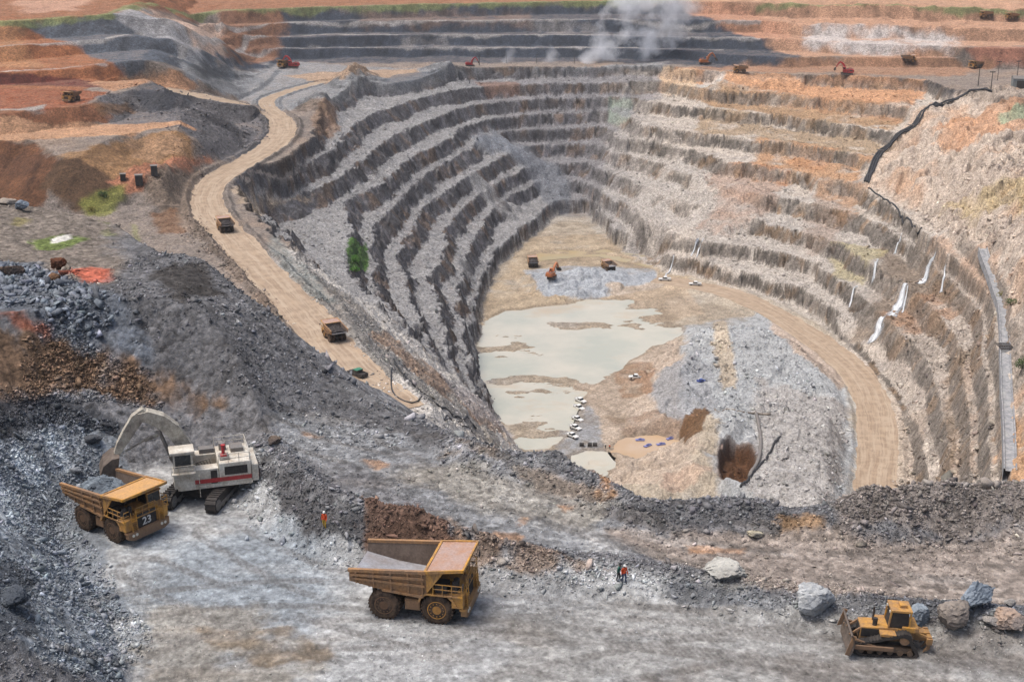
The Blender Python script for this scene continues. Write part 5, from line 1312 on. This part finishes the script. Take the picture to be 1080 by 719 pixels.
# ------------------------------------------------------------------ people
M_SKIN = paint('skin', (112,78,60), (112,78,60), 0, .6); M_VEST = paint('orange_vest', (224,84,36), (190,90,60), .2, .7)
M_TROU = paint('blue_trousers', (52,68,104), (80,80,90), .2, .8); M_DKC = paint('dark_clothes', (44,46,52), (70,66,64), .2, .8); M_HELM = paint('white_helmet', (230,230,226), (200,196,186), .1, .35)
M_GRV = paint('green_jacket', (36,96,84), (70,84,80), .2, .8); M_YTR = paint('yellow_trousers', (196,158,52), (150,120,70), .2, .8)
def make_person(label, mshirt, mlegs, mhelm, stride=.1, lean=0.0, arm=.15):
    t = thing('person', label, 'person')
    J = {'pel':(0,0,.95,.15),'sp':(lean*.3,0,1.15,.145),'ch':(lean*.7,0,1.36,.165),'nk':(lean,0,1.50,.06),'hd':(lean*1.1+.02,0,1.63,.095),'tp':(lean*1.1,0,1.72,.085),
         'lh':(0,.10,.90,.11),'lk':(stride*.6+.03,.11,.49,.075),'la':(stride*.7-.02,.11,.09,.05),'lt':(stride*.7+.16,.12,.04,.045),
         'rh':(0,-.10,.90,.11),'rk':(-stride*.4+.03,-.11,.49,.075),'ra':(-stride-.02,-.11,.09,.05),'rt':(-stride+.16,-.12,.04,.045),
         'ls':(lean*.8,.19,1.42,.075),'le':(arm*.4,.25,1.14,.055),'lw':(arm+.08,.24,.90,.04),'lf':(arm+.11,.235,.80,.035),
         'rs':(lean*.8,-.19,1.42,.075),'re':(-arm*.2,-.25,1.14,.055),'rw':(.02,-.26,.90,.04),'rf':(.04,-.26,.80,.035)}
    E = [('pel','sp'),('sp','ch'),('ch','nk'),('nk','hd'),('hd','tp'),('pel','lh'),('lh','lk'),('lk','la'),('la','lt'),('pel','rh'),('rh','rk'),('rk','ra'),('ra','rt'),('ch','ls'),('ls','le'),('le','lw'),('lw','lf'),('ch','rs'),('rs','re'),('re','rw'),('rw','rf')]
    ks = list(J); me = bpy.data.meshes.new('body'); me.from_pydata([J[k][:3] for k in ks], [(ks.index(a), ks.index(b)) for a, b in E], [])
    o = bpy.data.objects.new('tmp', me); C.objects.link(o)
    md = o.modifiers.new('skin', 'SKIN'); md.use_smooth_shade = True
    for i, k in enumerate(ks): me.skin_vertices[0].data[i].radius = (J[k][3],)*2; me.skin_vertices[0].data[i].use_root = (k == 'pel')
    o.modifiers.new('sub', 'SUBSURF').levels = 2
    m2 = bpy.data.meshes.new_from_object(o.evaluated_get(bpy.context.evaluated_depsgraph_get())); bpy.data.objects.remove(o)
    m2.name = 'body'; m2.materials.clear()
    for m in (M_SKIN, mshirt, mlegs, M_DKC): m2.materials.append(m)
    for p in m2.polygons:
        z_ = p.center.z; p.material_index = 3 if z_ < .12 else 2 if z_ < .93 and abs(p.center.y) < .2 else 0 if z_ > 1.5 or (abs(p.center.y) > .17 and z_ < .9) else 1
    b_ = bpy.data.objects.new('body', m2); C.objects.link(b_); b_.parent = t
    b = MB(); hx = lean*1.1 + .01; b.lathe([(1.66,.135),(1.68,.13),(1.74,.115),(1.79,.07),(1.81,.01)], (hx,0,0), 14, 'z'); b.prism([(hx+.05,-.09),(hx+.19,-.05),(hx+.19,.05),(hx+.05,.09)], 1.665, 1.68, 'z'); b.build('helmet', mhelm, t)
    return t
def stand(o, px, py, rz): 
    q = hit(px, py); o.location = (q[0], q[1], gz(q[0], q[1]) - .02); o.rotation_euler = (0, 0, rz); return o
stand(make_person('worker in orange vest and white helmet standing on the rubble behind the excavator', M_VEST, M_YTR, M_HELM), 342.5, 557, R(-100))
stand(make_person('worker in orange vest and blue trousers by the right end of the brown rubble', M_VEST, M_TROU, M_HELM, .16, .05), 658, 614, R(-60))
stand(make_person('worker in dark trousers and green jacket beside the orange-vested worker', M_GRV, M_DKC, M_DKC, .12, .12), 652, 612, R(-20))
stand(make_person('dark-clothed person left of two on the bank by the tan pond', M_DKC, M_DKC, M_HELM), 638.5, 473, R(-80)).scale = (1.1,)*3
stand(make_person('person in brown standing right of two on the bank by the tan pond', M_VEST, M_DKC, M_HELM, .05), 643, 473, R(-110)).scale = (1.1,)*3

# ------------------------------------------------------------------ boulders
def boulder(px, py, r, c, c2, label, seed, flat=.8, sink=.3, rz=0, squash=(1,1,1)):
    V, F = rock_shape(4, seed, flat)
    rr = random.Random(seed)
    V = V * (1 + .05 * fbm(V[:, 0] * 3 + seed, V[:, 1] * 3 + V[:, 2] * 2.3, .8, 4, seed)[:, None]) * np.array(squash)
    zmin = V[:, 2].min()
    me = bpy.data.meshes.new('boulder'); me.from_pydata((V * r).tolist(), [], F.tolist())
    me.materials.append(plain_rock('boulder_stone', c, c2))
    o = bpy.data.objects.new('boulder', me); C.objects.link(o); q = hit(px, py)
    o.location = (q[0], q[1] + r * .5, gz(q[0], q[1] + r * .5) - zmin * r * (1 - sink)); o.rotation_euler = (0, 0, rz)
    return tag(o, label, 'boulder')
boulder(862, 655, 1.75, (196,198,198), (150,154,158), 'pale rounded boulder left of the bulldozer cab', 5, 1.0, .15)
boulder(767, 614, 2.3, (200,198,190), (160,158,152), 'flat pale boulder with a small stone perched behind it', 6, .6, .3, 0, (1.35,1,.75))
boulder(760, 599, .42, (206,200,188), (170,166,158), 'small pale stone perched behind the flat boulder', 7, .9, .1)
boulder(796, 569, .75, (204,194,168), (120,116,110), 'cream boulder alone on the upper road', 8, .9, .15)
boulder(970, 662, 1.35, (150,160,168), (120,128,136), 'blue grey boulder right behind the bulldozer', 9, .8, .2)
boulder(1009, 668, 1.85, (158,148,138), (124,116,110), 'brown grey boulder right of the bulldozer ripper', 10, .95, .2)
boulder(1031, 648, 1.9, (150,160,170), (124,134,144), 'angular blue slab boulder behind the brown grey boulder', 12, .7, .25, .6, (1.2,.8,1.1))
boulder(1066, 670, 1.6, (196,170,150), (140,130,124), 'pinkish boulder at the right edge', 13, .7, .25)
boulder(1050, 664, 1.0, (168,162,156), (130,126,124), 'grey boulder just left of the pinkish one at the right edge', 14, .7, .25)
boulder(80, 503, .85, (150,154,158), (112,116,122), 'grey boulder on the muck slope left of truck 23', 15, .8, .2)
boulder(59, 285, 1.3, (116,74,54), (92,62,48), 'rust brown boulder left of the red earth patch', 16, .85, .2)
boulder(56, 297, 1.0, (132,98,72), (100,76,58), 'brown boulder just in front of the rust brown one', 17, .7, .2)
boulder(10, 292, 1.5, (112,94,82), (84,76,72), 'large brown slab boulder at the left edge above the grey rubble', 18, .6, .25, .4)
boulder(22, 222, 1.3, (134,146,158), (104,112,122), 'blue grey boulder at the left edge below the brown spur', 19, .8, .2)
boulder(9, 216, 1.3, (176,164,150), (130,124,118), 'pale tan boulder behind the blue grey one at the left edge', 20, .8, .2)
boulder(8, 640, 1.5, (92,98,106), (66,72,80), 'dark slab boulder at the left edge below the rubble', 21, .6, .35, .9)
boulder(98, 472, .9, (96,98,102), (70,74,80), 'dark boulder under the excavator bucket', 22, .8, .2)
boulder(1066, 640, .5, (180,176,170), (140,136,132), 'small pale boulder on the road edge at far right', 23, .8, .2)
boulder(288, 470, .9, (118,104,92), (88,80,76), 'brown boulder behind the rear of the excavator', 24, .5, .3)

# ------------------------------------------------------------------ pipes, hoses and the paved drain
def on_ground(pts, lift, n=40, smooth=True):
    q = np.array([hit(*p, 235) for p in pts]); 
    if smooth: q = chaikin(q, 2, False)
    s = np.r_[0, np.cumsum(np.linalg.norm(np.diff(q, axis=0), axis=1))]; t = np.linspace(0, s[-1], n)
    xy = np.stack([np.interp(t, s, q[:, k]) for k in (0, 1)], 1)
    z = height(xy[:, 0], xy[:, 1]) + lift
    for _ in range(2): z[1:-1] = np.maximum(z[1:-1], (z[:-2] + z[2:]) / 2)
    return np.c_[xy, z]
def pipe(name, pts, r, mt, label, cat_, lift=None, n=60, group=None):
    p = on_ground(pts, r * .8 if lift is None else lift, n); b = MB(); b.tube([tuple(q) for q in p], r, 8); o = b.build(name, mt)
    o.data.polygons.foreach_set('use_smooth', np.ones(len(o.data.polygons), bool)); return tag(o, label, cat_, group)
CONV = [(1044,97),(1015,101),(990,110),(968,128),(950,143),(932,157),(922,172),(914,193)]
t = thing('pipe_bundle', 'black bundle of pipes running down the pale slope at upper right', 'pipeline', hit(968,128))
base = Vector(t.location)
for k in range(3):
    p = on_ground([(a_ + (k-1)*2.2, b_ + (k-1)*.6) for a_, b_ in CONV], .75, 70); b = MB(); b.tube([tuple(Vector(q) - base) for q in p], .62, 8); b.build('pipe', M_RUB, t)
pb = on_ground(CONV, 0, 14)
for i in range(1, 13):
    d = Vector(pb[i+1] - pb[i-1]); d.z = 0; d.normalize(); s_ = Vector((-d.y, d.x, 0)); q = Vector(pb[i]) - base
    b = MB(); b.bar(q - s_*2.2 + Vector((0,0,.15)), q + s_*2.2 + Vector((0,0,.15)), .4, .5); b.build('pipe_cradle', M_GREY, t)
pipe('thin_pipe', [(916,199),(932,210),(946,220),(958,232),(972,241)], .45, M_RUB, 'thin dark pipe along the ledge below the black pipe bundle', 'pipe')
HG = 'black hoses on the spill slope'
pipe('drain_hose', [(409,374),(420,390),(432,404),(448,416),(462,430),(480,440),(502,452)], .36, M_RUB, 'thickest black hose down the spill slope right of the tan road', 'hose', group=HG)
pipe('drain_hose', [(416,388),(412,402),(414,416),(426,424),(446,428),(468,436),(496,452)], .22, M_RUB, 'looped thin black hose left of the thickest hose', 'hose', group=HG)
pipe('drain_hose', [(428,397),(444,424),(470,442),(505,462)], .22, M_RUB, 'lowest thin black hose on the spill slope', 'hose', group=HG)
pipe('steel_pipe', [(797,436),(801,452),(803,472),(799,490),(790,505)], .7, M_GREY, 'grey pipe running down beside the brown dug hole on the pit floor', 'pipe')
pipe('discharge_hose', [(823,460),(814,476),(804,488),(793,500),(781,514)], .45, M_RUB, 'black hose slanting down right of the grey pipe', 'hose')
pipe('timber_boom', [(754,432),(775,434),(800,436),(812,438)], .4, paint('grey_timber', (150,140,128), (120,108,96), .4, .8), 'long pale pole lying above the dug hole on the pit floor', 'pole')
# paved drain down the right wall
p = on_ground([(1036,268),(1044,283),(1052,304),(1058,330),(1060,362),(1061,400),(1063,440),(1065,500)], .5, 90)
t = thing('paved_drain', 'grey stone paved drain running down the right edge of the pit', 'drain', p[45]); base = Vector(t.location)
M_STONE = plain_rock('drain_stone', (168,168,168), (140,142,146))
z = p[:, 2].copy()
for _ in range(12): z[1:-1] = (z[:-2] + z[1:-1]*2 + z[2:]) / 4
p[:, 2] = z + .55
b = MB(); cs = [(-2.0,.7),(-1.6,.7),(-1.4,.0),(1.4,.0),(1.6,.7),(2.0,.7),(2.0,-3.5),(-2.0,-3.5)]; m_ = len(cs); vs = []
for i in range(len(p)):
    d = Vector(p[min(i+1, len(p)-1)] - p[max(i-1, 0)]); d.z = 0; d.normalize(); s_ = Vector((d.y, -d.x, 0)); q = Vector(p[i]) - base
    vs += [q + s_*c_[0] + Vector((0,0,c_[1])) for c_ in cs]
b.add(vs, [(i*m_+k, i*m_+(k+1) % m_, (i+1)*m_+(k+1) % m_, (i+1)*m_+k) for i in range(len(p)-1) for k in range(m_)]); b.build('channel', M_STONE, t)
gi = int(np.argmin(np.abs(p[:, 2] * 0 + np.linalg.norm(p[:, :2] - hit(1060, 371)[:2], axis=1))))
b = MB(); q = Vector(p[gi]) - base
for k in range(9): b.bar(q + Vector((-2.6+.65*k, -3.5, 1.0)), q + Vector((-2.6+.65*k, 3.5, 1.0)), .25, .2)
for k in (-3.5, 0, 3.5): b.bar(q + Vector((-2.7, k, 1.1)), q + Vector((2.7, k, 1.1)), .3, .25)
b.build('grate', M_DARK, t)

# ------------------------------------------------------------------ pumps, masts, sheds
M_PBL = paint('pale_blue_paint', (120,128,190), (150,146,160), .3, .5)
def make_pump():
    t = thing('floating_pump', 'blue floating pump nearest the left end of the tan pond', 'pump', group='blue floating pumps on the tan pond')
    b = MB(); b.prism([(-1.7,-.15),(-1.9,.25),(1.9,.25),(1.7,-.15)], -.7, .7); b.build('float', M_PBL, t)
    b = MB(); b.lathe([(-.6,.3),(.6,.3)], (0,0,.6), 10, 'x'); b.tube([(.6,0,.6),(1.4,0,.6),(1.9,0,.2)], .12, 6); b.build('motor', M_PBL, t)
    return t
PU = make_pump()
def on_water(o, px, py): q = P(px, py, ZFLOOR - .15); o.location = (q[0], q[1], ZFLOOR - .08); return o
on_water(PU, 675, 464)
for (px, py), lb in zip(((707,462.5),(697,468.5),(711,470),(683,470)), ('blue floating pump at the back of the tan pond', 'blue floating pump in the middle of the tan pond', 'blue floating pump nearest the right end of the tan pond', 'blue floating pump nearest the front of the tan pond')):
    on_water(dup(PU, (0,0,0), R(px*7 % 60), lb, 'blue floating pumps on the tan pond'), px, py)
def drum(px, py, label):
    q = hit(px, py); t = thing('pump_drum', label, 'pump', (q[0], q[1], gz(q[0], q[1])), group='dark pump drums on the lake bank')
    b = MB(); b.lathe([(-.9,.2),(-.85,.75),(.85,.75),(.9,.2)], (0,0,.9), 14, 'x'); b.build('drum_shell', M_DARK, t)
    b = MB(); b.box(-.9,.9,-.6,.6,0,.3); b.build('skid', M_GREY, t); return t
for px, lb in ((613.5,'dark drum left of three on the lake bank'), (622,'dark drum in the middle of three on the lake bank'), (627.5,'dark drum right of three on the lake bank')): drum(px, 470.5, lb)
def mast(px, py, h, w, label, arms=True):
    q = hit(px, py); t = thing('mast', label, 'mast', (q[0], q[1], gz(q[0], q[1])))
    b = MB(); b.tube([(0,0,-.5),(0,0,h)], [w, w*.55], 8); b.build('pole', M_DARK, t)
    b = MB(); b.box(-w*2.2,w*2.2,-w*2.2,w*2.2,-.5,w*.9); b.build('footing', M_GREY, t)
    if arms:
        b = MB(); b.bar((-1.4,0,h-.8),(1.4,0,h-.8),w*.6)
        for s in (-1.2, 0, 1.2): b.box(s-.35,s+.35,-.4,.4,h-.7,h-.2)
        b.build('lamp_head', M_DARK, t)
    return t
mast(621, 492, 2.3, .06, 'thin dark post standing at the edge above the lake', False)
mast(1031.5, 91, 14, .35, 'tall dark mast farthest left of those above the black pipes')
mast(1045, 95.5, 12, .35, 'dark mast just left of the top of the black pipes')
mast(1052, 85, 13, .22, 'thin mast between the dark mast and the grey shed')
mast(1072, 88, 15, .3, 'thin tall mast in front of the grey shed')
mast(505.5, 69, 8, .3, 'short mast on the far rim left of the smoke', False)
for k, (px, lb) in enumerate(((534,'post on the far rim just right of the short mast'), (566,'post on the far rim midway to the smoke'), (606,'post on the far rim nearest the smoke'))): mast(px, 67, 6, .2, lb, False)
def shed(px, py, w, d, h, mw, mr, rz, label, cat_, open_=True):
    q = hit(px, py); t = thing('shed' if cat_ == 'shed' else 'water_tank', label, cat_, (q[0], q[1], gz(q[0], q[1]) - .2), rz)
    b = MB(); b.box(-w/2, w/2, -d/2, d/2, 0, h); b.build('wall', mw, t)
    b = MB(); b.prism([(-d/2-.25,h),(0,h+.12*w),(d/2+.25,h),(d/2+.25,h+.1),(0,h+.1+.12*w),(-d/2-.25,h+.1)], -w/2-.25, w/2+.25, 'x'); b.build('roof', mr, t)
    if open_: b = MB(); b.box(-w*.3, w*.3, -d/2-.03, -d/2-.005, .05, h*.8); b.build('door', M_DARK, t)
    return t
M_SHED = paint('blue_grey_sheet', (124,138,142), (140,128,116), .4, .6); M_BLK = paint('black_sheet', (50,50,54), (90,82,76), .35, .6)
shed(1077, 92, 12, 8, 6, M_SHED, M_GREY, R(-10), 'blue grey sheet metal shed at the right edge beside the masts', 'shed')
shed(163, 185, 2.6, 2.6, 4.6, M_BLK, M_GREY, R(10), 'tall black hut on the orange pad nearest the road', 'shed', True)
shed(147, 195, 3.0, 2.6, 4.6, M_BLK, M_GREY, R(10), 'tall black hut in the middle of the orange pad', 'shed', True)
shed(130, 190, 2.2, 2.2, 3.0, M_DARK, M_GREY, R(10), 'low dark hut at the left end of the orange pad', 'shed', True)

# ------------------------------------------------------------------ water falling down the right wall
def fall_mat():
    k = N('falling_water', .3, .5)
    at = k.n('Attribute', attribute_name='sheet'); sp = k.n('SeparateXYZ'); k.l(at.outputs['Vector'], sp.inputs[0])
    cv = k.n('CombineXYZ'); k.l(k.math('MULTIPLY', sp.outputs[0], 2.6), cv.inputs[0]); k.l(k.math('MULTIPLY', sp.outputs[1], .22), cv.inputs[1]); k.l(sp.outputs[2], cv.inputs[2])
    n = k.noise(1.0, 6, .7, cv.outputs[0])
    edge = k.math('SUBTRACT', 1.0, k.math('POWER', k.math('ABSOLUTE', sp.outputs[0], 0.0), 2.0))
    a = k.rng(k.math('ADD', k.math('MULTIPLY', edge, .55), n), .70, 1.10, 0, 1)
    k.color(k.mixc(k.rng(n, .35, .62, 0, 1), tuple(lc((170,178,182))), tuple(lc((244,246,248)))))
    k.l(a, k.b.inputs['Alpha']); k.bump(n, .3, .6); return k.m
M_FALL = fall_mat()
def waterfall(top, bot, w0, w1, label):
    """a sheet of water that clings to the rock, thrown clear a little where the face is steepest"""
    a, b_ = hit(*top), hit(*bot); d = b_[:2] - a[:2]; l = max(np.hypot(*d), .5)
    s = np.array((-d[1], d[0])) / l
    if s[0] < 0: s = -s
    if s[0] < .5: s = np.array((.85, .53 if s[1] > 0 else -.53))
    r_ = np.random.default_rng(int(top[0] * 7)); ns, nw = 30, 13; V = []; U = []; wob = r_.uniform(0, 6, 3)
    for i in range(ns):
        t_ = i / (ns-1) * 1.06 - .03; c_ = a[:2] + d * t_ + s * .22 * w1 * math.sin(3.3*t_ + wob[0])
        w = (w0 + (w1 - w0) * max(t_, 0)) * (1.15 + .25 * math.sin(9*t_ + wob[1]))
        for j in range(nw):
            o = (j/(nw-1) - .5)*2; x_, y_ = c_ + s * o * w * .5
            V.append((x_, y_, gz(x_, y_) + .28 + .5 * (1-o*o) * math.sin(math.pi*min(max(t_, 0), 1)))); U.append((o, t_ * 8, wob[2] * 5))
    me = bpy.data.meshes.new('waterfall'); me.from_pydata(V, [], [(i*nw+j, i*nw+j+1, (i+1)*nw+j+1, (i+1)*nw+j) for i in range(ns-1) for j in range(nw-1)])
    at_ = me.attributes.new('sheet', 'FLOAT_VECTOR', 'POINT'); at_.data.foreach_set('vector', np.array(U, np.float32).ravel())
    me.polygons.foreach_set('use_smooth', np.ones(len(me.polygons), bool)); me.materials.append(M_FALL)
    o = bpy.data.objects.new('waterfall', me); C.objects.link(o)
    md = o.modifiers.new('depth', 'SOLIDIFY'); md.thickness = .12
    return tag(o, label, 'waterfall', 'waterfalls on the right pit wall')
waterfall((986,270), (968,299), 3.4, 5.2, 'topmost of the three broad white waterfalls')
waterfall((958,300), (937,333), 4.2, 6.4, 'middle one of the three broad white waterfalls')
waterfall((934,334), (917,362), 4.6, 7.0, 'lowest of the three broad white waterfalls, by the ramp road')
waterfall((958,302), (951,330), .9, 1.2, 'narrow white fall just right of the middle broad waterfall')
waterfall((952,246), (943,268), 1.0, 1.6, 'thin fall at upper left of the broad waterfalls')
waterfall((926,274), (921,295), 1.2, 1.6, 'thin grey fall left of the middle broad waterfall')
waterfall((904,302), (896,324), 1.0, 1.3, 'thin curved fall above the ramp road')
waterfall((996,285), (993,308), 1.0, 1.4, 'thin grey fall right of the topmost broad waterfall')
waterfall((742,252), (735,271), .9, 1.3, 'thin fall on the second wall from the floor, right of a pair')
waterfall((737,252), (729,270), .8, 1.1, 'thin fall on the second wall from the floor, left of a pair')
waterfall((710,272), (702,292), .8, 1.4, 'thin fall reaching the back of the pit floor')

# ------------------------------------------------------------------ bushes
def leaf_mat(name, c1, c2):
    k = N(name, .7, .2); k.color(k.mixc(k.rng(k.noise(1.5, 4, .7), .35, .65, 0, 1), tuple(lc(c1)), tuple(lc(c2)))); return k.m
M_LEAF = leaf_mat('bush_leaves', (44,92,24), (92,140,44)); M_LEAFD = leaf_mat('dark_leaves', (40,66,34), (84,104,52)); M_LEAFY = leaf_mat('dry_leaves', (116,110,50), (150,140,76)); M_STEM = paint('woody_stem', (90,70,54), (110,94,80), .4, .9)
def bush(px, py, r, h, ml, label, seed, n=420):
    q = hit(px, py); t = thing('bush', label, 'bush', (q[0], q[1], gz(q[0], q[1]) - .2)); rr = random.Random(seed)
    lobes = [(rr.uniform(-.6,.6)*r, rr.uniform(-.5,.5)*r, rr.uniform(.3,.8)*h, rr.uniform(.35,.6)*r) for _ in range(7)]
    b = MB()
    for _ in range(n):
        lx, ly, lz, lr = rr.choice(lobes); d = Vector((rr.gauss(0,1), rr.gauss(0,1), rr.gauss(0,1))).normalized() * lr * rr.uniform(.5,1.1)**.5
        p_ = Vector((lx, ly, lz)) + d; p_.z = max(.1, p_.z); a_ = Vector((rr.gauss(0,1), rr.gauss(0,1), rr.gauss(0,1))).normalized(); c_ = a_.orthogonal().normalized(); s_ = rr.uniform(.12,.3)*(.5+r*.18)
        b.add([p_ - a_*s_, p_ + c_*s_*.6, p_ + a_*s_, p_ - c_*s_*.6], [(0,1,2,3)])
    b.build('foliage', ml, t)
    b = MB()
    for lx, ly, lz, lr in lobes: b.tube([(0,0,0), (lx*.5, ly*.5, lz*.6), (lx, ly, lz)], [.12, .08, .03], 5)
    b.build('stem', M_STEM, t); return t
bush(376, 276, 2.3, 3.0, M_LEAF, 'bright green bush on the left pit wall above the tan road', 1, 700)
bush(374, 286, 2.4, 1.8, M_LEAF, 'low green shrub just below the bright green bush', 2, 500)
bush(1037, 285, 1.9, 2.6, M_LEAFD, 'dark bush farthest up beside the paved drain', 3)
bush(1045, 299, 1.3, 2.0, M_LEAFD, 'small dark bush second from the top beside the paved drain', 4)
bush(1056, 312, 2.0, 2.2, M_LEAFY, 'yellowish bush beside the paved drain', 5)
bush(1067, 322, 2.6, 2.8, M_LEAFD, 'dark green bush lowest of those beside the paved drain', 6)
bush(1078, 388, 3.2, 5.0, M_LEAFD, 'green bush at the right edge below the drain grate', 7, 600)
bush(98, 222, 2.2, 1.6, M_LEAFY, 'yellow green scrub at the foot of the brown spur', 8)
bush(110, 207, 2.6, 1.8, M_LEAFD, 'green scrub along the foot of the brown spur', 9)

# ------------------------------------------------------------------ smoke and air
def plume(name, a, b_, r0, r1, dens, seed):
    """smoke filling a tapered column between two points of the place"""
    a, b_ = Vector(a), Vector(b_); L = (b_ - a).length
    m = bpy.data.materials.new(name); m.use_nodes = True; nt = m.node_tree; nt.nodes.remove(nt.nodes['Principled BSDF'])
    out = nt.nodes['Material Output']; pv = nt.nodes.new('ShaderNodeVolumePrincipled'); pv.inputs['Color'].default_value = (.97,.98,1,1); pv.inputs['Anisotropy'].default_value = .2
    tc = nt.nodes.new('ShaderNodeTexCoord'); nz = nt.nodes.new('ShaderNodeTexNoise'); nz.inputs['Scale'].default_value = .032; nz.inputs['Detail'].default_value = 7; nz.inputs['Roughness'].default_value = .66
    ad = nt.nodes.new('ShaderNodeVectorMath'); ad.operation = 'ADD'; ad.inputs[1].default_value = (seed*31.0, seed*17.0, 0)
    nt.links.new(tc.outputs['Object'], ad.inputs[0]); nt.links.new(ad.outputs[0], nz.inputs['Vector'])
    sp = nt.nodes.new('ShaderNodeSeparateXYZ'); nt.links.new(tc.outputs['Object'], sp.inputs[0])
    def mth(op, x_, y_=0.0):
        q = nt.nodes.new('ShaderNodeMath'); q.operation = op
        for i, v in enumerate((x_, y_)):
            if isinstance(v, (int, float)): q.inputs[i].default_value = v
            else: nt.links.new(v, q.inputs[i])
        return q.outputs[0]
    t_ = mth('DIVIDE', sp.outputs[2], L); rad = mth('ADD', mth('MULTIPLY', t_, r1 - r0), r0)
    rr_ = mth('SQRT', mth('ADD', mth('POWER', sp.outputs[0], 2.0), mth('POWER', sp.outputs[1], 2.0)))
    fall = mth('SUBTRACT', 1.0, mth('DIVIDE', rr_, rad))
    d = mth('ADD', mth('MULTIPLY', fall, .62), mth('SUBTRACT', mth('MULTIPLY', nz.outputs['Fac'], 3.4), 1.86))
    d = mth('MULTIPLY', mth('MAXIMUM', d, 0.0), dens); fade = mth('MULTIPLY', mth('MINIMUM', mth('MULTIPLY', t_, 8.0), 1.0), mth('POWER', mth('MAXIMUM', mth('SUBTRACT', 1.05, t_), 0.0), .5))
    nt.links.new(mth('MULTIPLY', d, fade), pv.inputs['Density']); nt.links.new(pv.outputs[0], out.inputs['Volume'])
    b = MB(); b.lathe([(0, r0*1.1), (L, r1*1.1)], (0,0,0), 20, 'z'); o = b.build(name, m)
    o.location = a; o.rotation_euler = (b_ - a).to_track_quat('Z', 'Y').to_euler(); o['kind'] = 'stuff'; o['label'] = 'white smoke drifting up from the far rim'; return o
def at(px, py, y):
    d = ray(px, py); t_ = y / d[1]; return (d[0]*t_, d[1]*t_, CAMH + d[2]*t_)
s0 = hit(628, 68); plume('smoke_plume', (s0[0], s0[1]+8, s0[2]), at(704, -30, s0[1]+30), 10, 40, .26, 1)
s1 = hit(676, 67); plume('smoke_wisp', (s1[0], s1[1]+5, s1[2]), at(722, 0, s1[1]+20), 7, 26, .22, 2)
for i, px in enumerate((530, 572, 614)): s2 = hit(px, 68); plume('dust_puff', (s2[0], s2[1]+3, s2[2]), at(px+14, 52, s2[1]+6), 6, 10, .22, 3+i)
HAZE = .00005
if HAZE:
    b = MB(); b.box(-1900, 1900, -60, 2560, -175, 330)
    m = bpy.data.materials.new('thin_air'); m.use_nodes = True; nt = m.node_tree; nt.nodes.remove(nt.nodes['Principled BSDF'])
    pv = nt.nodes.new('ShaderNodeVolumePrincipled'); pv.inputs['Color'].default_value = (.93,.96,1,1); pv.inputs['Density'].default_value = HAZE; pv.inputs['Anisotropy'].default_value = .3
    nt.links.new(pv.outputs[0], nt.nodes['Material Output'].inputs['Volume'])
    hz_ = b.build('haze', m); hz_['kind'] = 'stuff'; hz_['label'] = 'thin dusty air over the mine'
DENOISE = True
cam = bpy.data.cameras.new('camera'); co = bpy.data.objects.new('camera', cam); C.objects.link(co)
cam.sensor_width = 36; cam.lens = 50; cam.clip_start = 1; cam.clip_end = 20000
co.location = (0, 0, CAMH); co.rotation_euler = (R(90) - PITCH, 0, 0)
sc = bpy.context.scene; sc.camera = co
w = bpy.data.worlds.new('World'); sc.world = w; w.use_nodes = True
nt = w.node_tree; sky = nt.nodes.new('ShaderNodeTexSky'); sky.sky_type = 'NISHITA'; sky.sun_disc = False
SUN_EL, SUN_AZ = R(69), R(-98)          # azimuth from +Y towards +X: light falls from behind left
sky.sun_elevation = SUN_EL; sky.sun_rotation = SUN_AZ
sky.air_density = 1.0; sky.dust_density = 6.0; sky.ozone_density = 1.0
bg = nt.nodes['Background']; bg.inputs['Strength'].default_value = .105
nt.links.new(sky.outputs[0], bg.inputs['Color'])
sl = bpy.data.lights.new('sun', 'SUN'); so = bpy.data.objects.new('sun', sl); C.objects.link(so)
sl.energy = 1.5; sl.angle = R(24); sl.color = (1, .98, .955)
sd = Vector((math.sin(SUN_AZ) * math.cos(SUN_EL), math.cos(SUN_AZ) * math.cos(SUN_EL), math.sin(SUN_EL)))
so.rotation_euler = sd.to_track_quat('Z', 'Y').to_euler(); so.location = (-60, -80, 200)
sc.view_settings.view_transform = 'Standard'; sc.view_settings.look = 'None'; sc.view_settings.gamma = 1; sc.view_settings.exposure = .76
sc.cycles.use_denoising = DENOISE; sc.cycles.max_bounces = 4; sc.cycles.diffuse_bounces = 3; sc.cycles.volume_bounces = 5
